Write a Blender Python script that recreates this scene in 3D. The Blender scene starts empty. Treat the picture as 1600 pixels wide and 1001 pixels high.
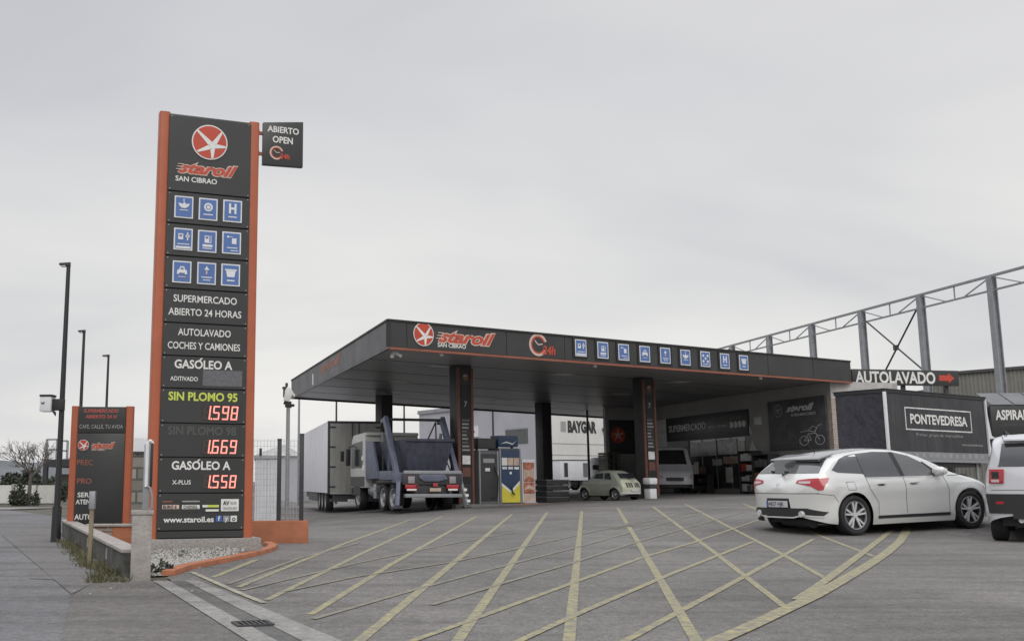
import bpy, bmesh, math, random
from mathutils import Vector, Matrix
R = math.radians
sc = bpy.context.scene
COL = sc.collection
random.seed(7)

# ------------------------------------------------------------------ camera, sky, sun, exposure
F, CX, CY, EYE = 1600.0, 580.0, 500.5, 0.90
PITCH = math.atan(254.5 / 1600.0)
cd = bpy.data.cameras.new('camera'); cam = bpy.data.objects.new('camera', cd); COL.objects.link(cam)
cd.sensor_width = 36; cd.lens = 36; cd.shift_x = (800 - CX) / 1600.0
cd.clip_start = 0.05; cd.clip_end = 4000
cam.location = (0, 0, EYE); cam.rotation_euler = (R(90) + PITCH, 0, 0)
sc.camera = cam
sc.view_settings.view_transform = 'Standard'; sc.view_settings.look = 'None'
sc.view_settings.exposure = 0.0; sc.view_settings.gamma = 1.0

SUN_EL, SUN_AZ = R(36), R(176)          # azimuth measured clockwise from +Y
w = bpy.data.worlds.new('World'); sc.world = w; w.use_nodes = True
nt = w.node_tree; nt.nodes.clear()
def N(t, **k):
    n = nt.nodes.new(t)
    for a, b in k.items(): setattr(n, a, b)
    return n
def L(a, b): nt.links.new(a, b)
out = N('ShaderNodeOutputWorld'); bg = N('ShaderNodeBackground'); bg.inputs['Strength'].default_value = 0.1
sky = N('ShaderNodeTexSky'); sky.sky_type = 'NISHITA'; sky.sun_disc = False
sky.sun_elevation = SUN_EL; sky.sun_rotation = SUN_AZ; sky.dust_density = 4
tc = N('ShaderNodeTexCoord'); sep = N('ShaderNodeSeparateXYZ'); L(tc.outputs['Generated'], sep.inputs[0])
# flat cloud deck: direction divided by its height
add = N('ShaderNodeMath', operation='ADD'); L(sep.outputs['Z'], add.inputs[0]); add.inputs[1].default_value = 0.22
dx = N('ShaderNodeMath', operation='DIVIDE'); L(sep.outputs['X'], dx.inputs[0]); L(add.outputs[0], dx.inputs[1])
dy = N('ShaderNodeMath', operation='DIVIDE'); L(sep.outputs['Y'], dy.inputs[0]); L(add.outputs[0], dy.inputs[1])
cmb = N('ShaderNodeCombineXYZ'); L(dx.outputs[0], cmb.inputs[0]); L(dy.outputs[0], cmb.inputs[1])
n1 = N('ShaderNodeTexNoise'); n1.inputs['Scale'].default_value = .85; n1.inputs['Detail'].default_value = 4; n1.inputs['Roughness'].default_value = .5
n1.inputs['Distortion'].default_value = .4
mp = N('ShaderNodeMapping'); mp.inputs['Location'].default_value = (1.7, .55, 0); mp.inputs['Scale'].default_value = (.7, 1.0, 1)
L(cmb.outputs[0], mp.inputs[0]); L(mp.outputs[0], n1.inputs['Vector'])
cr = N('ShaderNodeValToRGB'); L(n1.outputs['Fac'], cr.inputs[0])
cr.color_ramp.elements[0].position = .36; cr.color_ramp.elements[0].color = (.83, .84, .875, 1)
cr.color_ramp.elements[1].position = .64; cr.color_ramp.elements[1].color = (1.07, 1.065, 1.055, 1)
gr = N('ShaderNodeValToRGB'); L(sep.outputs['Z'], gr.inputs[0])       # brightness by height: an overcast sky is brightest overhead
e = gr.color_ramp.elements
e[0].position = 0.0; e[0].color = (.86, .85, .83, 1)
e[1].position = 1.0; e[1].color = (1.75, 1.76, 1.80, 1)
for p, c in ((.16, (.80, .795, .78)), (.36, (.71, .71, .72)), (.46, (.69, .69, .70)), (.62, (1.1, 1.1, 1.12))):
    q = e.new(p); q.color = (*c, 1)
mul = N('ShaderNodeMix', data_type='RGBA', blend_type='MULTIPLY'); mul.inputs['Factor'].default_value = 1
L(cr.outputs[0], mul.inputs['A']); L(gr.outputs[0], mul.inputs['B'])
sc10 = N('ShaderNodeMix', data_type='RGBA', blend_type='MULTIPLY'); sc10.inputs['Factor'].default_value = 1
L(mul.outputs['Result'], sc10.inputs['A']); sc10.inputs['B'].default_value = (10, 10, 10, 1)
mx = N('ShaderNodeMix', data_type='RGBA'); mx.inputs['Factor'].default_value = .96
L(sky.outputs[0], mx.inputs['A']); L(sc10.outputs['Result'], mx.inputs['B'])
L(mx.outputs['Result'], bg.inputs['Color']); L(bg.outputs[0], out.inputs['Surface'])

sl = bpy.data.lights.new('sun', 'SUN'); so = bpy.data.objects.new('sun', sl); COL.objects.link(so)
sl.energy = 1.0; sl.angle = R(35); sl.color = (1, .97, .93)
so.rotation_euler = (R(90) - SUN_EL, 0, -SUN_AZ + math.pi)
so.location = (0, -10, 30)

# ------------------------------------------------------------------ terrain height and picture-to-place helpers
def sst(a, b, x):
    t = max(0, min(1, (x - a) / (b - a))); return t * t * (3 - 2 * t)
def gz(X, Y):
    """height of the ground: the forecourt rises to the right and dips behind the price sign"""
    if X > 3.4: return min(.40, .035 * (X - 3.4)) * sst(17.5, 21.5, Y)
    d = .08 * (3.4 - X) if X > -2.6 else .48
    return -d * sst(18, 36, Y) * sst(-9, -3, X)
def ray(px, py):
    a = (px - CX) / F; b = (CY - py) / F
    return Vector((a, math.cos(PITCH) - b * math.sin(PITCH), math.sin(PITCH) + b * math.cos(PITCH)))
def P(px, py, Y):
    d = ray(px, py); t = Y / d.y
    return Vector((d.x * t, Y, EYE + d.z * t))
def G(px, py):
    d = ray(px, py); z = 0.0
    for i in range(60):
        t = (z - EYE) / d.z; z = z * .5 + .5 * gz(d.x * t, d.y * t)
    t = (z - EYE) / d.z
    return Vector((d.x * t, d.y * t, gz(d.x * t, d.y * t)))

# ------------------------------------------------------------------ materials
MATS = {}
def mat(key, col, rough=.55, metal=0, var=.12, scale=2.5, bump=0, bscale=40, spec=.5, coat=0, stretch=None, ior=0, bdist=.02, emit=0, col2=None, thr=(.4, .62)):
    if key in MATS: return MATS[key]
    m = bpy.data.materials.new(key); m.use_nodes = True; t = m.node_tree
    b = t.nodes['Principled BSDF']
    b.inputs['Roughness'].default_value = rough; b.inputs['Metallic'].default_value = metal
    b.inputs['Specular IOR Level'].default_value = spec
    if coat: b.inputs['Coat Weight'].default_value = coat; b.inputs['Coat Roughness'].default_value = .06
    c = t.nodes.new('ShaderNodeTexCoord'); mpn = t.nodes.new('ShaderNodeMapping')
    t.links.new(c.outputs['Object'], mpn.inputs[0])
    if stretch: mpn.inputs['Scale'].default_value = stretch
    n = t.nodes.new('ShaderNodeTexNoise'); n.inputs['Scale'].default_value = scale; n.inputs['Detail'].default_value = 6; n.inputs['Roughness'].default_value = .62
    t.links.new(mpn.outputs[0], n.inputs['Vector'])
    r = t.nodes.new('ShaderNodeValToRGB'); t.links.new(n.outputs['Fac'], r.inputs[0])
    r.color_ramp.elements[0].position = thr[0] - .08; r.color_ramp.elements[1].position = thr[1] + .06
    c1 = [min(1, x * (1 + var * .6)) for x in col]
    c0 = col2 if col2 else [x * (1 - var) for x in col]
    r.color_ramp.elements[0].color = (*c0, 1); r.color_ramp.elements[1].color = (*c1, 1)
    t.links.new(r.outputs[0], b.inputs['Base Color'])
    rr = t.nodes.new('ShaderNodeMapRange'); t.links.new(n.outputs['Fac'], rr.inputs[0])
    rr.inputs['To Min'].default_value = min(1, rough * 1.25); rr.inputs['To Max'].default_value = rough * .8
    t.links.new(rr.outputs[0], b.inputs['Roughness'])
    if bump:
        n2 = t.nodes.new('ShaderNodeTexNoise'); n2.inputs['Scale'].default_value = bscale; n2.inputs['Detail'].default_value = 4
        t.links.new(mpn.outputs[0], n2.inputs['Vector'])
        bp = t.nodes.new('ShaderNodeBump'); bp.inputs['Strength'].default_value = bump; bp.inputs['Distance'].default_value = bdist
        t.links.new(n2.outputs['Fac'], bp.inputs['Height']); t.links.new(bp.outputs[0], b.inputs['Normal'])
    if ior: b.inputs['IOR'].default_value = ior
    if emit:
        b.inputs['Emission Color'].default_value = (*col, 1); b.inputs['Emission Strength'].default_value = emit
    MATS[key] = m
    return m

def asphalt(key, base, tint2, grain=.35, crack=True):
    m = bpy.data.materials.new(key); m.use_nodes = True; t = m.node_tree; b = t.nodes['Principled BSDF']
    nn = lambda ty: t.nodes.new(ty)
    c = nn('ShaderNodeTexCoord')
    def noise(s, d=5, ro=.6, st=None):
        n = nn('ShaderNodeTexNoise'); n.inputs['Scale'].default_value = s; n.inputs['Detail'].default_value = d; n.inputs['Roughness'].default_value = ro
        if st:
            q = nn('ShaderNodeMapping'); q.inputs['Scale'].default_value = st; t.links.new(c.outputs['Object'], q.inputs[0]); t.links.new(q.outputs[0], n.inputs['Vector'])
        else: t.links.new(c.outputs['Object'], n.inputs['Vector'])
        return n
    def ramp(src, p0, c0, p1, c1):
        r = nn('ShaderNodeValToRGB'); t.links.new(src, r.inputs[0])
        r.color_ramp.elements[0].position = p0; r.color_ramp.elements[1].position = p1
        r.color_ramp.elements[0].color = (*c0, 1); r.color_ramp.elements[1].color = (*c1, 1); return r
    def mixm(a, bb, f=1.0):
        x = nn('ShaderNodeMix'); x.data_type = 'RGBA'; x.blend_type = 'MULTIPLY'; x.inputs['Factor'].default_value = f
        t.links.new(a, x.inputs['A']); t.links.new(bb, x.inputs['B']); return x.outputs['Result']
    patch = ramp(noise(.35, 6, .65, (1, .55, 1)).outputs['Fac'], .36, base, .64, tint2)
    g = ramp(noise(60, 3, .7).outputs['Fac'], .3, (1 - grain,) * 3, .72, (1 + grain * .55,) * 3)
    g2 = ramp(noise(9, 5, .7).outputs['Fac'], .3, (.74,) * 3, .7, (1.18,) * 3)
    g3 = ramp(noise(24, 4, .75).outputs['Fac'], .32, (1 - grain * .62,) * 3, .68, (1 + grain * .42,) * 3)
    st = ramp(noise(1.3, 4, .6, (.25, 1.6, 1)).outputs['Fac'], .30, (.72, .71, .71), .52, (1.02, 1.02, 1.02))
    o = mixm(mixm(mixm(mixm(patch.outputs[0], g.outputs[0]), g2.outputs[0]), g3.outputs[0]), st.outputs[0])
    if crack:
        v = nn('ShaderNodeTexVoronoi'); v.feature = 'DISTANCE_TO_EDGE'; v.inputs['Scale'].default_value = .16
        wob = noise(.7, 8, .7); q = nn('ShaderNodeMix'); q.data_type = 'RGBA'; q.blend_type = 'ADD'; q.inputs['Factor'].default_value = 1
        wsc = nn('ShaderNodeMix'); wsc.data_type = 'RGBA'; wsc.blend_type = 'MULTIPLY'; wsc.inputs['Factor'].default_value = 1; wsc.inputs['B'].default_value = (2.6, 2.6, 0, 1); t.links.new(wob.outputs['Color'], wsc.inputs['A'])
        t.links.new(c.outputs['Object'], q.inputs['A']); t.links.new(wsc.outputs['Result'], q.inputs['B']); t.links.new(q.outputs['Result'], v.inputs['Vector'])
        k = ramp(v.outputs['Distance'], .0012, (.74, .74, .74), .0035, (1, 1, 1)); o = mixm(o, k.outputs[0])
        sp = ramp(noise(.55, 7, .68).outputs['Fac'], .58, (1, 1, 1), .70, (.78, .77, .765)); o = mixm(o, sp.outputs[0])
        sp2 = ramp(noise(2.3, 6, .7).outputs['Fac'], .63, (1, 1, 1), .70, (.80, .79, .78)); o = mixm(o, sp2.outputs[0])
        tr = ramp(noise(.8, 5, .6, (.10, 1.3, 1)).outputs['Fac'], .60, (1, 1, 1), .68, (.86, .855, .85)); o = mixm(o, tr.outputs[0])
    t.links.new(o, b.inputs['Base Color']); b.inputs['Roughness'].default_value = .88; b.inputs['Specular IOR Level'].default_value = .3
    bp = nn('ShaderNodeBump'); bp.inputs['Strength'].default_value = .5; bp.inputs['Distance'].default_value = .012
    t.links.new(noise(60, 3, .7).outputs['Fac'], bp.inputs['Height']); t.links.new(bp.outputs[0], b.inputs['Normal'])
    MATS[key] = m; return m

def brickmat(key, c1, c2, mortar, bw, bh, ms=.012, off=.5, axis='xz', rough=.85):
    m = bpy.data.materials.new(key); m.use_nodes = True; t = m.node_tree; b = t.nodes['Principled BSDF']
    c = t.nodes.new('ShaderNodeTexCoord'); s = t.nodes.new('ShaderNodeSeparateXYZ'); k = t.nodes.new('ShaderNodeCombineXYZ')
    t.links.new(c.outputs['Object'], s.inputs[0])
    ad = t.nodes.new('ShaderNodeMath'); ad.operation = 'ADD'; t.links.new(s.outputs['X'], ad.inputs[0]); t.links.new(s.outputs['Y'], ad.inputs[1])
    if axis == 'xy':
        t.links.new(s.outputs['X'], k.inputs[0]); t.links.new(s.outputs['Y'], k.inputs[1])
    else:
        t.links.new(ad.outputs[0], k.inputs[0]); t.links.new(s.outputs['Z'], k.inputs[1])
    br = t.nodes.new('ShaderNodeTexBrick'); t.links.new(k.outputs[0], br.inputs['Vector'])
    br.inputs['Color1'].default_value = (*c1, 1); br.inputs['Color2'].default_value = (*c2, 1); br.inputs['Mortar'].default_value = (*mortar, 1)
    br.inputs['Scale'].default_value = 1; br.inputs['Brick Width'].default_value = bw; br.inputs['Row Height'].default_value = bh
    br.inputs['Mortar Size'].default_value = ms; br.offset = off
    n = t.nodes.new('ShaderNodeTexNoise'); n.inputs['Scale'].default_value = 6; n.inputs['Detail'].default_value = 5
    t.links.new(c.outputs['Object'], n.inputs['Vector'])
    r = t.nodes.new('ShaderNodeMapRange'); t.links.new(n.outputs['Fac'], r.inputs[0]); r.inputs['To Min'].default_value = .75; r.inputs['To Max'].default_value = 1.2
    x = t.nodes.new('ShaderNodeMix'); x.data_type = 'RGBA'; x.blend_type = 'MULTIPLY'; x.inputs['Factor'].default_value = 1
    t.links.new(br.outputs['Color'], x.inputs['A']); t.links.new(r.outputs[0], x.inputs['B'])
    t.links.new(x.outputs['Result'], b.inputs['Base Color']); b.inputs['Roughness'].default_value = rough
    bp = t.nodes.new('ShaderNodeBump'); bp.inputs['Strength'].default_value = .5; bp.inputs['Distance'].default_value = .01
    t.links.new(br.outputs['Fac'], bp.inputs['Height']); bp.invert = True; t.links.new(bp.outputs[0], b.inputs['Normal'])
    MATS[key] = m; return m

asphalt('forecourt_asphalt', (.170, .163, .156), (.250, .240, .228), .5)
asphalt('road_asphalt', (.160, .158, .165), (.215, .212, .22), .34)
asphalt('concrete_paving', (.150, .143, .135), (.198, .190, .178), .34)
asphalt('footpath_concrete', (.155, .15, .15), (.205, .20, .198), .3)
asphalt('concrete_edge', (.27, .265, .255), (.34, .335, .32), .25, False)
asphalt('gutter_concrete', (.12, .118, .115), (.17, .167, .16), .25, False)
asphalt('earth', (.10, .095, .075), (.15, .14, .11), .4, False)
asphalt('island_concrete', (.17, .165, .16), (.23, .225, .22), .25, False)
mat('yellow_paint', (.35, .315, .152), .85, var=.12, scale=13, col2=(.195, .186, .165), thr=(.47, .60), bump=.3, bscale=60)
mat('yellow_faded', (.235, .220, .155), .85, var=.2, scale=8, col2=(.155, .150, .142), thr=(.44, .62), bump=.3, bscale=60)
mat('pale_paint', (.34, .32, .24), .8, var=.25, scale=6, col2=(.2, .19, .17), thr=(.38, .58))
mat('price_paper', (.80, .79, .74), .7, var=.2, scale=5)
mat('sign_black', (.036, .038, .038), .38, var=.12, scale=1.5)
mat('sign_black_dull', (.035, .036, .036), .6, var=.15)
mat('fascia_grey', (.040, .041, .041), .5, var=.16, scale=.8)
mat('fascia_side_lit', (.075, .073, .082), .45, var=.12, scale=.8)  # left boards: brighter sky light from that side put into the colour
mat('fascia_seam', (.018, .018, .018), .6)
mat('orange_paint', (.42, .112, .052), .42, var=.10, scale=3)
mat('orange_wall', (.41, .155, .08), .8, var=.18, scale=4, bump=.2, bscale=30)
mat('orange_trim', (.27, .095, .06), .5, var=.15)
mat('logo_red', (.50, .065, .035), .4, var=.08)
mat('logo_pale', (.62, .47, .40), .5, var=.05)
mat('white_vinyl', (.72, .72, .70), .5, var=.05)
mat('white_cool', (.70, .71, .74), .5, var=.08)
mat('grey_vinyl', (.33, .33, .32), .5, var=.05)
mat('dim_vinyl', (.075, .082, .078), .5, var=.05)
mat('lime_vinyl', (.55, .64, .10), .5, var=.05)
mat('icon_blue', (.085, .165, .40), .4, var=.08)
mat('led_red', (1.0, .30, .24), .5, emit=.95, var=0)
mat('led_off', (.085, .055, .05), .5)
mat('led_dim', (.42, .085, .07), .5, emit=.12)
mat('led_grey', (.13, .13, .14), .5, var=.3, scale=30)
mat('granite', (.31, .29, .275), .8, var=.35, scale=55, bump=.25, bscale=60)
mat('concrete', (.36, .335, .315), .9, var=.25, scale=8, bump=.5, bscale=30)
mat('concrete_dark', (.085, .085, .078), .9, var=.5, scale=5, bump=.6, bscale=20)
mat('gravel_white', (.44, .43, .405), .9, var=.35, scale=40, bump=1, bscale=40)
mat('steel_grey', (.32, .33, .35), .45, metal=.4, var=.15)
mat('steel_truss', (.30, .31, .33), .5, metal=.2, var=.15)
mat('steel_dark', (.045, .046, .05), .5, var=.2)
mat('pole_black', (.022, .023, .026), .45, var=.15)
mat('rubber', (.022, .022, .024), .75, var=.2, scale=8)
mat('black_plastic', (.022, .022, .024), .5, var=.15)
mat('white_paint', (.74, .74, .72), .3, var=.06, coat=.3)
mat('car_white', (.70, .705, .695), .30, metal=.28, var=0, coat=.9)
mat('suv_white', (.62, .63, .665), .3, metal=.25, var=0, coat=.8)
mat('roof_grey', (.24, .245, .26), .2, var=.05, coat=.6)
mat('car_glass', (.030, .032, .038), .04, var=.1, spec=.6, ior=1.9)
mat('truck_glass', (.028, .030, .033), .2, var=.1, spec=.15)
mat('car_glass_lit', (.075, .08, .083), .04, var=.15, spec=.6, scale=3, ior=1.9)  # paler copy of the glass: sky reflection and see-through brightness put into its colour
mat('tail_red', (.40, .022, .035), .15, var=.1, coat=.6)
mat('tail_clear', (.55, .45, .47), .15, var=.1, coat=.6)
mat('chrome', (.62, .62, .63), .25, metal=.15, var=.05)
mat('alloy', (.55, .55, .56), .35, metal=0, var=.05)
mat('plate_white', (.58, .58, .62), .5, var=.1)
mat('plate_blue', (.05, .12, .38), .5)
mat('truck_blue', (.125, .142, .20), .5, var=.25, scale=4)
mat('truck_blue_dark', (.055, .060, .088), .6, var=.35, scale=4)
mat('truck_white', (.50, .50, .48), .4, var=.12)
mat('trailer_white', (.70, .70, .75), .45, var=.06, scale=1)
mat('trailer_grey', (.30, .30, .285), .6, var=.2, scale=1.5, stretch=(3, 3, .4))
mat('curtain_black', (.026, .027, .032), .42, var=.25, scale=1.3, bump=.55, bscale=2.0, stretch=(1, 1, .3), bdist=.12)
mat('curtain_side', (.034, .035, .048), .42, var=.25, scale=1.3, bump=.8, bscale=1.6, stretch=(1, 1.4, .7), bdist=.16)
mat('ceiling_metal', (.15, .15, .152), .34, var=.10, scale=.6, stretch=(.3, 3, 1), spec=.5)
mat('ceiling_lamp', (.60, .60, .58), .4)
mat('dark_column', (.042, .042, .044), .5, var=.15)
mat('rust_trim', (.15, .062, .045), .55, var=.2)
mat('shop_wall', (.38, .375, .37), .75, var=.12, scale=1)
mat('plaster', (.46, .45, .44), .8, var=.15)
mat('shop_glass', (.055, .062, .062), .08, var=.3, scale=2, spec=.7)
mat('poster_grey', (.72, .72, .725), .6, var=.25, scale=3)
mat('poster_dark', (.085, .085, .095), .5, var=.3, scale=2)
mat('pump_grey', (.13, .135, .14), .45, var=.12)
mat('pump_blue', (.030, .055, .115), .4, var=.1)
mat('pump_yellow', (.62, .55, .06), .4, var=.1)
mat('poster_food', (.42, .17, .11), .5, var=.4, scale=4, col2=(.16, .05, .035), thr=(.42, .55))
mat('poster_cream', (.55, .42, .34), .5, var=.3, scale=4)
mat('old_car_green', (.26, .28, .235), .4, var=.1, coat=.3)
mat('old_car_cream', (.47, .48, .37), .4, var=.1)
mat('van_silver', (.70, .72, .77), .35, var=.06, coat=.4)
mat('wall_white', (.66, .655, .63), .7, var=.10, scale=.4)
mat('wall_lilac', (.42, .42, .46), .7, var=.10, scale=.4)
mat('clad_grey', (.17, .168, .15), .7, var=.2, scale=.7)
mat('bark', (.13, .115, .105), .9, var=.3, scale=10)
mat('leaf_dark', (.042, .05, .034), .8, var=.45, scale=6)
mat('grass_blade', (.10, .105, .055), .8, var=.4, scale=9)
mat('grass_dry', (.20, .17, .095), .8, var=.4, scale=9)
mat('wood_old', (.26, .215, .14), .8, var=.3)
mat('mesh_wire', (.42, .43, .45), .5, var=.1)
mat('hill_haze_grey', (.13, .14, .15), .9, var=.3, scale=.02)  # blue-grey: fading of the distant ridge in the air put into its colour
mat('lens_white', (.75, .75, .72), .3, var=.03)
mat('skirt_grey', (.25, .255, .27), .55, var=.2)
mat('floor_dark', (.05, .05, .05), .8)
mat('black_roof', (.03, .032, .036), .6, var=.2)
mat('warn_red', (.45, .04, .03), .5)
brickmat('brick', (.34, .24, .19), (.42, .36, .30), (.42, .40, .37), .24, .11, .02)
brickmat('brick_brown', (.25, .16, .11), (.33, .24, .18), (.36, .33, .3), .2, .055, .01)
brickmat('stone', (.16, .155, .135), (.30, .29, .25), (.1, .1, .09), .45, .3, .03)
brickmat('block_wall', (.075, .075, .07), (.12, .118, .105), (.05, .05, .046), .45, .16, .02)
brickmat('panel_wall', (.60, .60, .56), (.66, .655, .62), (.28, .28, .27), 2.2, 5, .05, 0)

# ------------------------------------------------------------------ mesh builder
TXT = {}
def text_geo(s, bold, sx=0.0):
    k = (s, bold, sx)
    if k not in TXT:
        cu = bpy.data.curves.new('t', 'FONT'); cu.body = s; cu.offset = bold; cu.shear = sx; cu.resolution_u = 3
        ob = bpy.data.objects.new('t', cu); COL.objects.link(ob)
        dg = bpy.context.evaluated_depsgraph_get(); me = bpy.data.meshes.new_from_object(ob.evaluated_get(dg))
        v = [tuple(p.co) for p in me.vertices]; f = [tuple(p.vertices) for p in me.polygons]
        bpy.data.objects.remove(ob); bpy.data.curves.remove(cu); bpy.data.meshes.remove(me)
        TXT[k] = (v, f)
    return TXT[k]
CAPH = max(p[1] for p in text_geo('H', 0)[0])

class MB:
    def __init__(s, m=None): s.v = []; s.f = []; s.m = []; s.cur = m
    def add(s, vs, fs, m=None):
        o = len(s.v); s.v += [tuple(x) for x in vs]
        for q in fs: s.f.append([i + o for i in q]); s.m.append(m or s.cur)
    def hexa(s, p, m=None):
        s.add(p, [(0, 3, 2, 1), (4, 5, 6, 7), (0, 1, 5, 4), (1, 2, 6, 5), (2, 3, 7, 6), (3, 0, 4, 7)], m)
    def box(s, x0, x1, y0, y1, z0, z1, m=None):
        s.hexa([(x0, y0, z0), (x1, y0, z0), (x1, y1, z0), (x0, y1, z0), (x0, y0, z1), (x1, y0, z1), (x1, y1, z1), (x0, y1, z1)], m)
    def bar(s, p, q, w, h=None, m=None, up=(0, 0, 1)):
        p = Vector(p); q = Vector(q); h = h or w; d = (q - p).normalized(); u = Vector(up)
        if abs(d.dot(u)) > .98: u = Vector((0, 1, 0))
        a = d.cross(u).normalized() * w / 2; b = a.cross(d).normalized() * h / 2
        s.hexa([p - a - b, p + a - b, p + a + b, p - a + b, q - a - b, q + a - b, q + a + b, q - a + b], m)
    def tube(s, p, q, r, r2=None, n=10, m=None, cap=True):
        p = Vector(p); q = Vector(q); r2 = r if r2 is None else r2; d = (q - p).normalized()
        u = Vector((0, 0, 1)) if abs(d.z) < .9 else Vector((1, 0, 0))
        a = d.cross(u).normalized(); b = d.cross(a); vs = []
        for c, rr in ((p, r), (q, r2)):
            for i in range(n):
                t = 2 * math.pi * i / n; vs.append(c + (a * math.cos(t) + b * math.sin(t)) * rr)
        fs = [(i, (i + 1) % n, n + (i + 1) % n, n + i) for i in range(n)]
        if cap: fs += [tuple(range(n))[::-1], tuple(range(n, 2 * n))]
        s.add(vs, fs, m)
    def path(s, pts, r, n=8, m=None):
        for a, b in zip(pts, pts[1:]): s.tube(a, b, r, r, n, m)
    def lathe(s, c, prof, n=32, m=None, axis='y', caps=True):
        """prof: (radius, offset along axis)"""
        vs = []; c = Vector(c)
        for r, o in prof:
            for i in range(n):
                t = 2 * math.pi * i / n; a, b = r * math.cos(t), r * math.sin(t)
                vs.append(c + Vector((a, o, b) if axis == 'y' else (a, b, o) if axis == 'z' else (o, a, b)))
        k = len(prof); fs = [(j * n + i, j * n + (i + 1) % n, (j + 1) * n + (i + 1) % n, (j + 1) * n + i) for j in range(k - 1) for i in range(n)]
        if caps and prof[0][0] > 1e-4: fs.append(tuple(range(n)))
        if caps and prof[-1][0] > 1e-4: fs.append(tuple(range((k - 1) * n, k * n)))
        s.add(vs, fs, m)
    def prism(s, poly, a0, a1, m=None, plane='xz'):
        """poly extruded from a0 to a1 along the remaining axis"""
        f = {'xz': lambda p, a: (p[0], a, p[1]), 'xy': lambda p, a: (p[0], p[1], a), 'yz': lambda p, a: (a, p[0], p[1])}[plane]
        n = len(poly); vs = [f(p, a0) for p in poly] + [f(p, a1) for p in poly]
        s.add(vs, [tuple(range(n))[::-1], tuple(range(n, 2 * n))] + [(i, (i + 1) % n, n + (i + 1) % n, n + i) for i in range(n)], m)
    def disc(s, cx, cz, r, y0, y1, m=None, n=28): s.prism([(cx + r * math.cos(2 * math.pi * i / n), cz + r * math.sin(2 * math.pi * i / n)) for i in range(n)], y0, y1, m)
    def ring(s, cx, cz, r0, r1, y0, y1, m=None, n=36, a0=0, a1=360):
        k = n + 1; vs = []
        for i in range(k):
            t = R(a0 + (a1 - a0) * i / n)
            for r in (r0, r1):
                for y in (y0, y1): vs.append((cx + r * math.cos(t), y, cz + r * math.sin(t)))
        fs = []
        for i in range(n):
            a = 4 * i; b = a + 4; fs += [(a, b, b + 2, a + 2), (a + 1, a + 3, b + 3, b + 1), (a, a + 1, b + 1, b), (a + 2, b + 2, b + 3, a + 3)]
        s.add(vs, fs, m)
    def text(s, t, x, z, h, w=None, y=-.006, m=None, bold=.02, shear=0.0, align='L', xy=None):
        """lettering facing local -y: left end x, baseline z, capital height h, fitted to width w"""
        v, f = text_geo(t, bold, shear); k = h / CAPH
        x0 = min(p[0] for p in v); x1 = max(p[0] for p in v); kx = k if w is None else w / (x1 - x0)
        ww = (x1 - x0) * kx; x -= ww * {'L': 0, 'C': .5, 'R': 1}[align]
        s.add([(x + (p[0] - x0) * kx, y, z + p[1] * k) for p in v], f, m)
    def seg7(s, ch, x, z, w, h, y, m):
        S = {'0': 'abcdef', '1': 'bc', '2': 'abged', '3': 'abgcd', '4': 'fgbc', '5': 'afgcd', '6': 'afgedc', '7': 'abc', '8': 'abcdefg', '9': 'abcdfg'}[ch]
        t = w * .2; sk = .1
        g = t * .12
        R_ = {'a': (t * .4, w - t * .4, h - t, h), 'd': (t * .4, w - t * .4, 0, t), 'g': (t * .5, w - t * .5, h / 2 - t / 2, h / 2 + t / 2),
              'f': (0, t, h / 2 + g, h - g), 'e': (0, t, g, h / 2 - g), 'b': (w - t, w, h / 2 + g, h - g), 'c': (w - t, w, g, h / 2 - g)}
        for q in S:
            a, b, c, d = R_[q]; s.prism([(x + a + sk * c, z + c), (x + b + sk * c, z + c), (x + b + sk * d, z + d), (x + a + sk * d, z + d)], y, y + .004, m)
    def build(s, name, parent=None, bevel=0, smooth=False, seg=2):
        me = bpy.data.meshes.new(name); me.from_pydata(s.v, [], s.f)
        names = []
        for m in s.m:
            if m not in names: names.append(m)
        for m in names: me.materials.append(MATS[m])
        me.polygons.foreach_set('material_index', [names.index(m) for m in s.m])
        bm = bmesh.new(); bm.from_mesh(me)
        bmesh.ops.recalc_face_normals(bm, faces=bm.faces[:])
        if bevel:
            es = [e for e in bm.edges if len(e.link_faces) == 2 and e.calc_face_angle(0) > R(28)]
            bmesh.ops.bevel(bm, geom=es, offset=bevel, segments=seg, affect='EDGES', clamp_overlap=True, profile=.6)
        bm.to_mesh(me); bm.free()
        if smooth or bevel:
            me.polygons.foreach_set('use_smooth', [True] * len(me.polygons)); me.set_sharp_from_angle(angle=R(34))
        o = bpy.data.objects.new(name, me); COL.objects.link(o)
        if parent is not None: o.parent = parent.o if isinstance(parent, Thing) else parent
        return o

class Thing:
    """an Empty at the thing's base; local -y faces the camera side"""
    def __init__(s, name, label, cat, loc, rotz=0, group=None, rot=None):
        o = bpy.data.objects.new(name, None); COL.objects.link(o); s.o = o; o.empty_display_size = .2
        o.location = loc; o.rotation_euler = rot or (0, 0, rotz)
        o['label'] = label; o['category'] = cat
        if group: o['group'] = group
        s.M = Matrix.Translation(Vector(loc)) @ (Matrix.Rotation(rotz, 4, 'Z') if not rot else o.rotation_euler.to_matrix().to_4x4())
        s.I = s.M.inverted()
    def l(s, v): return s.I @ Vector(v)
    def uz(s, px, py, y=0.0):
        """where the sight line through a picture point meets the local plane y"""
        d = s.I.to_3x3() @ ray(px, py); o = s.I @ Vector((0, 0, EYE)); t = (y - o.y) / d.y
        return (o.x + d.x * t, o.z + d.z * t)
def tag(o, label, cat, group=None):
    o['label'] = label; o['category'] = cat
    if group: o['group'] = group
    return o
def base(o, kind): o['kind'] = kind; return o
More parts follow.
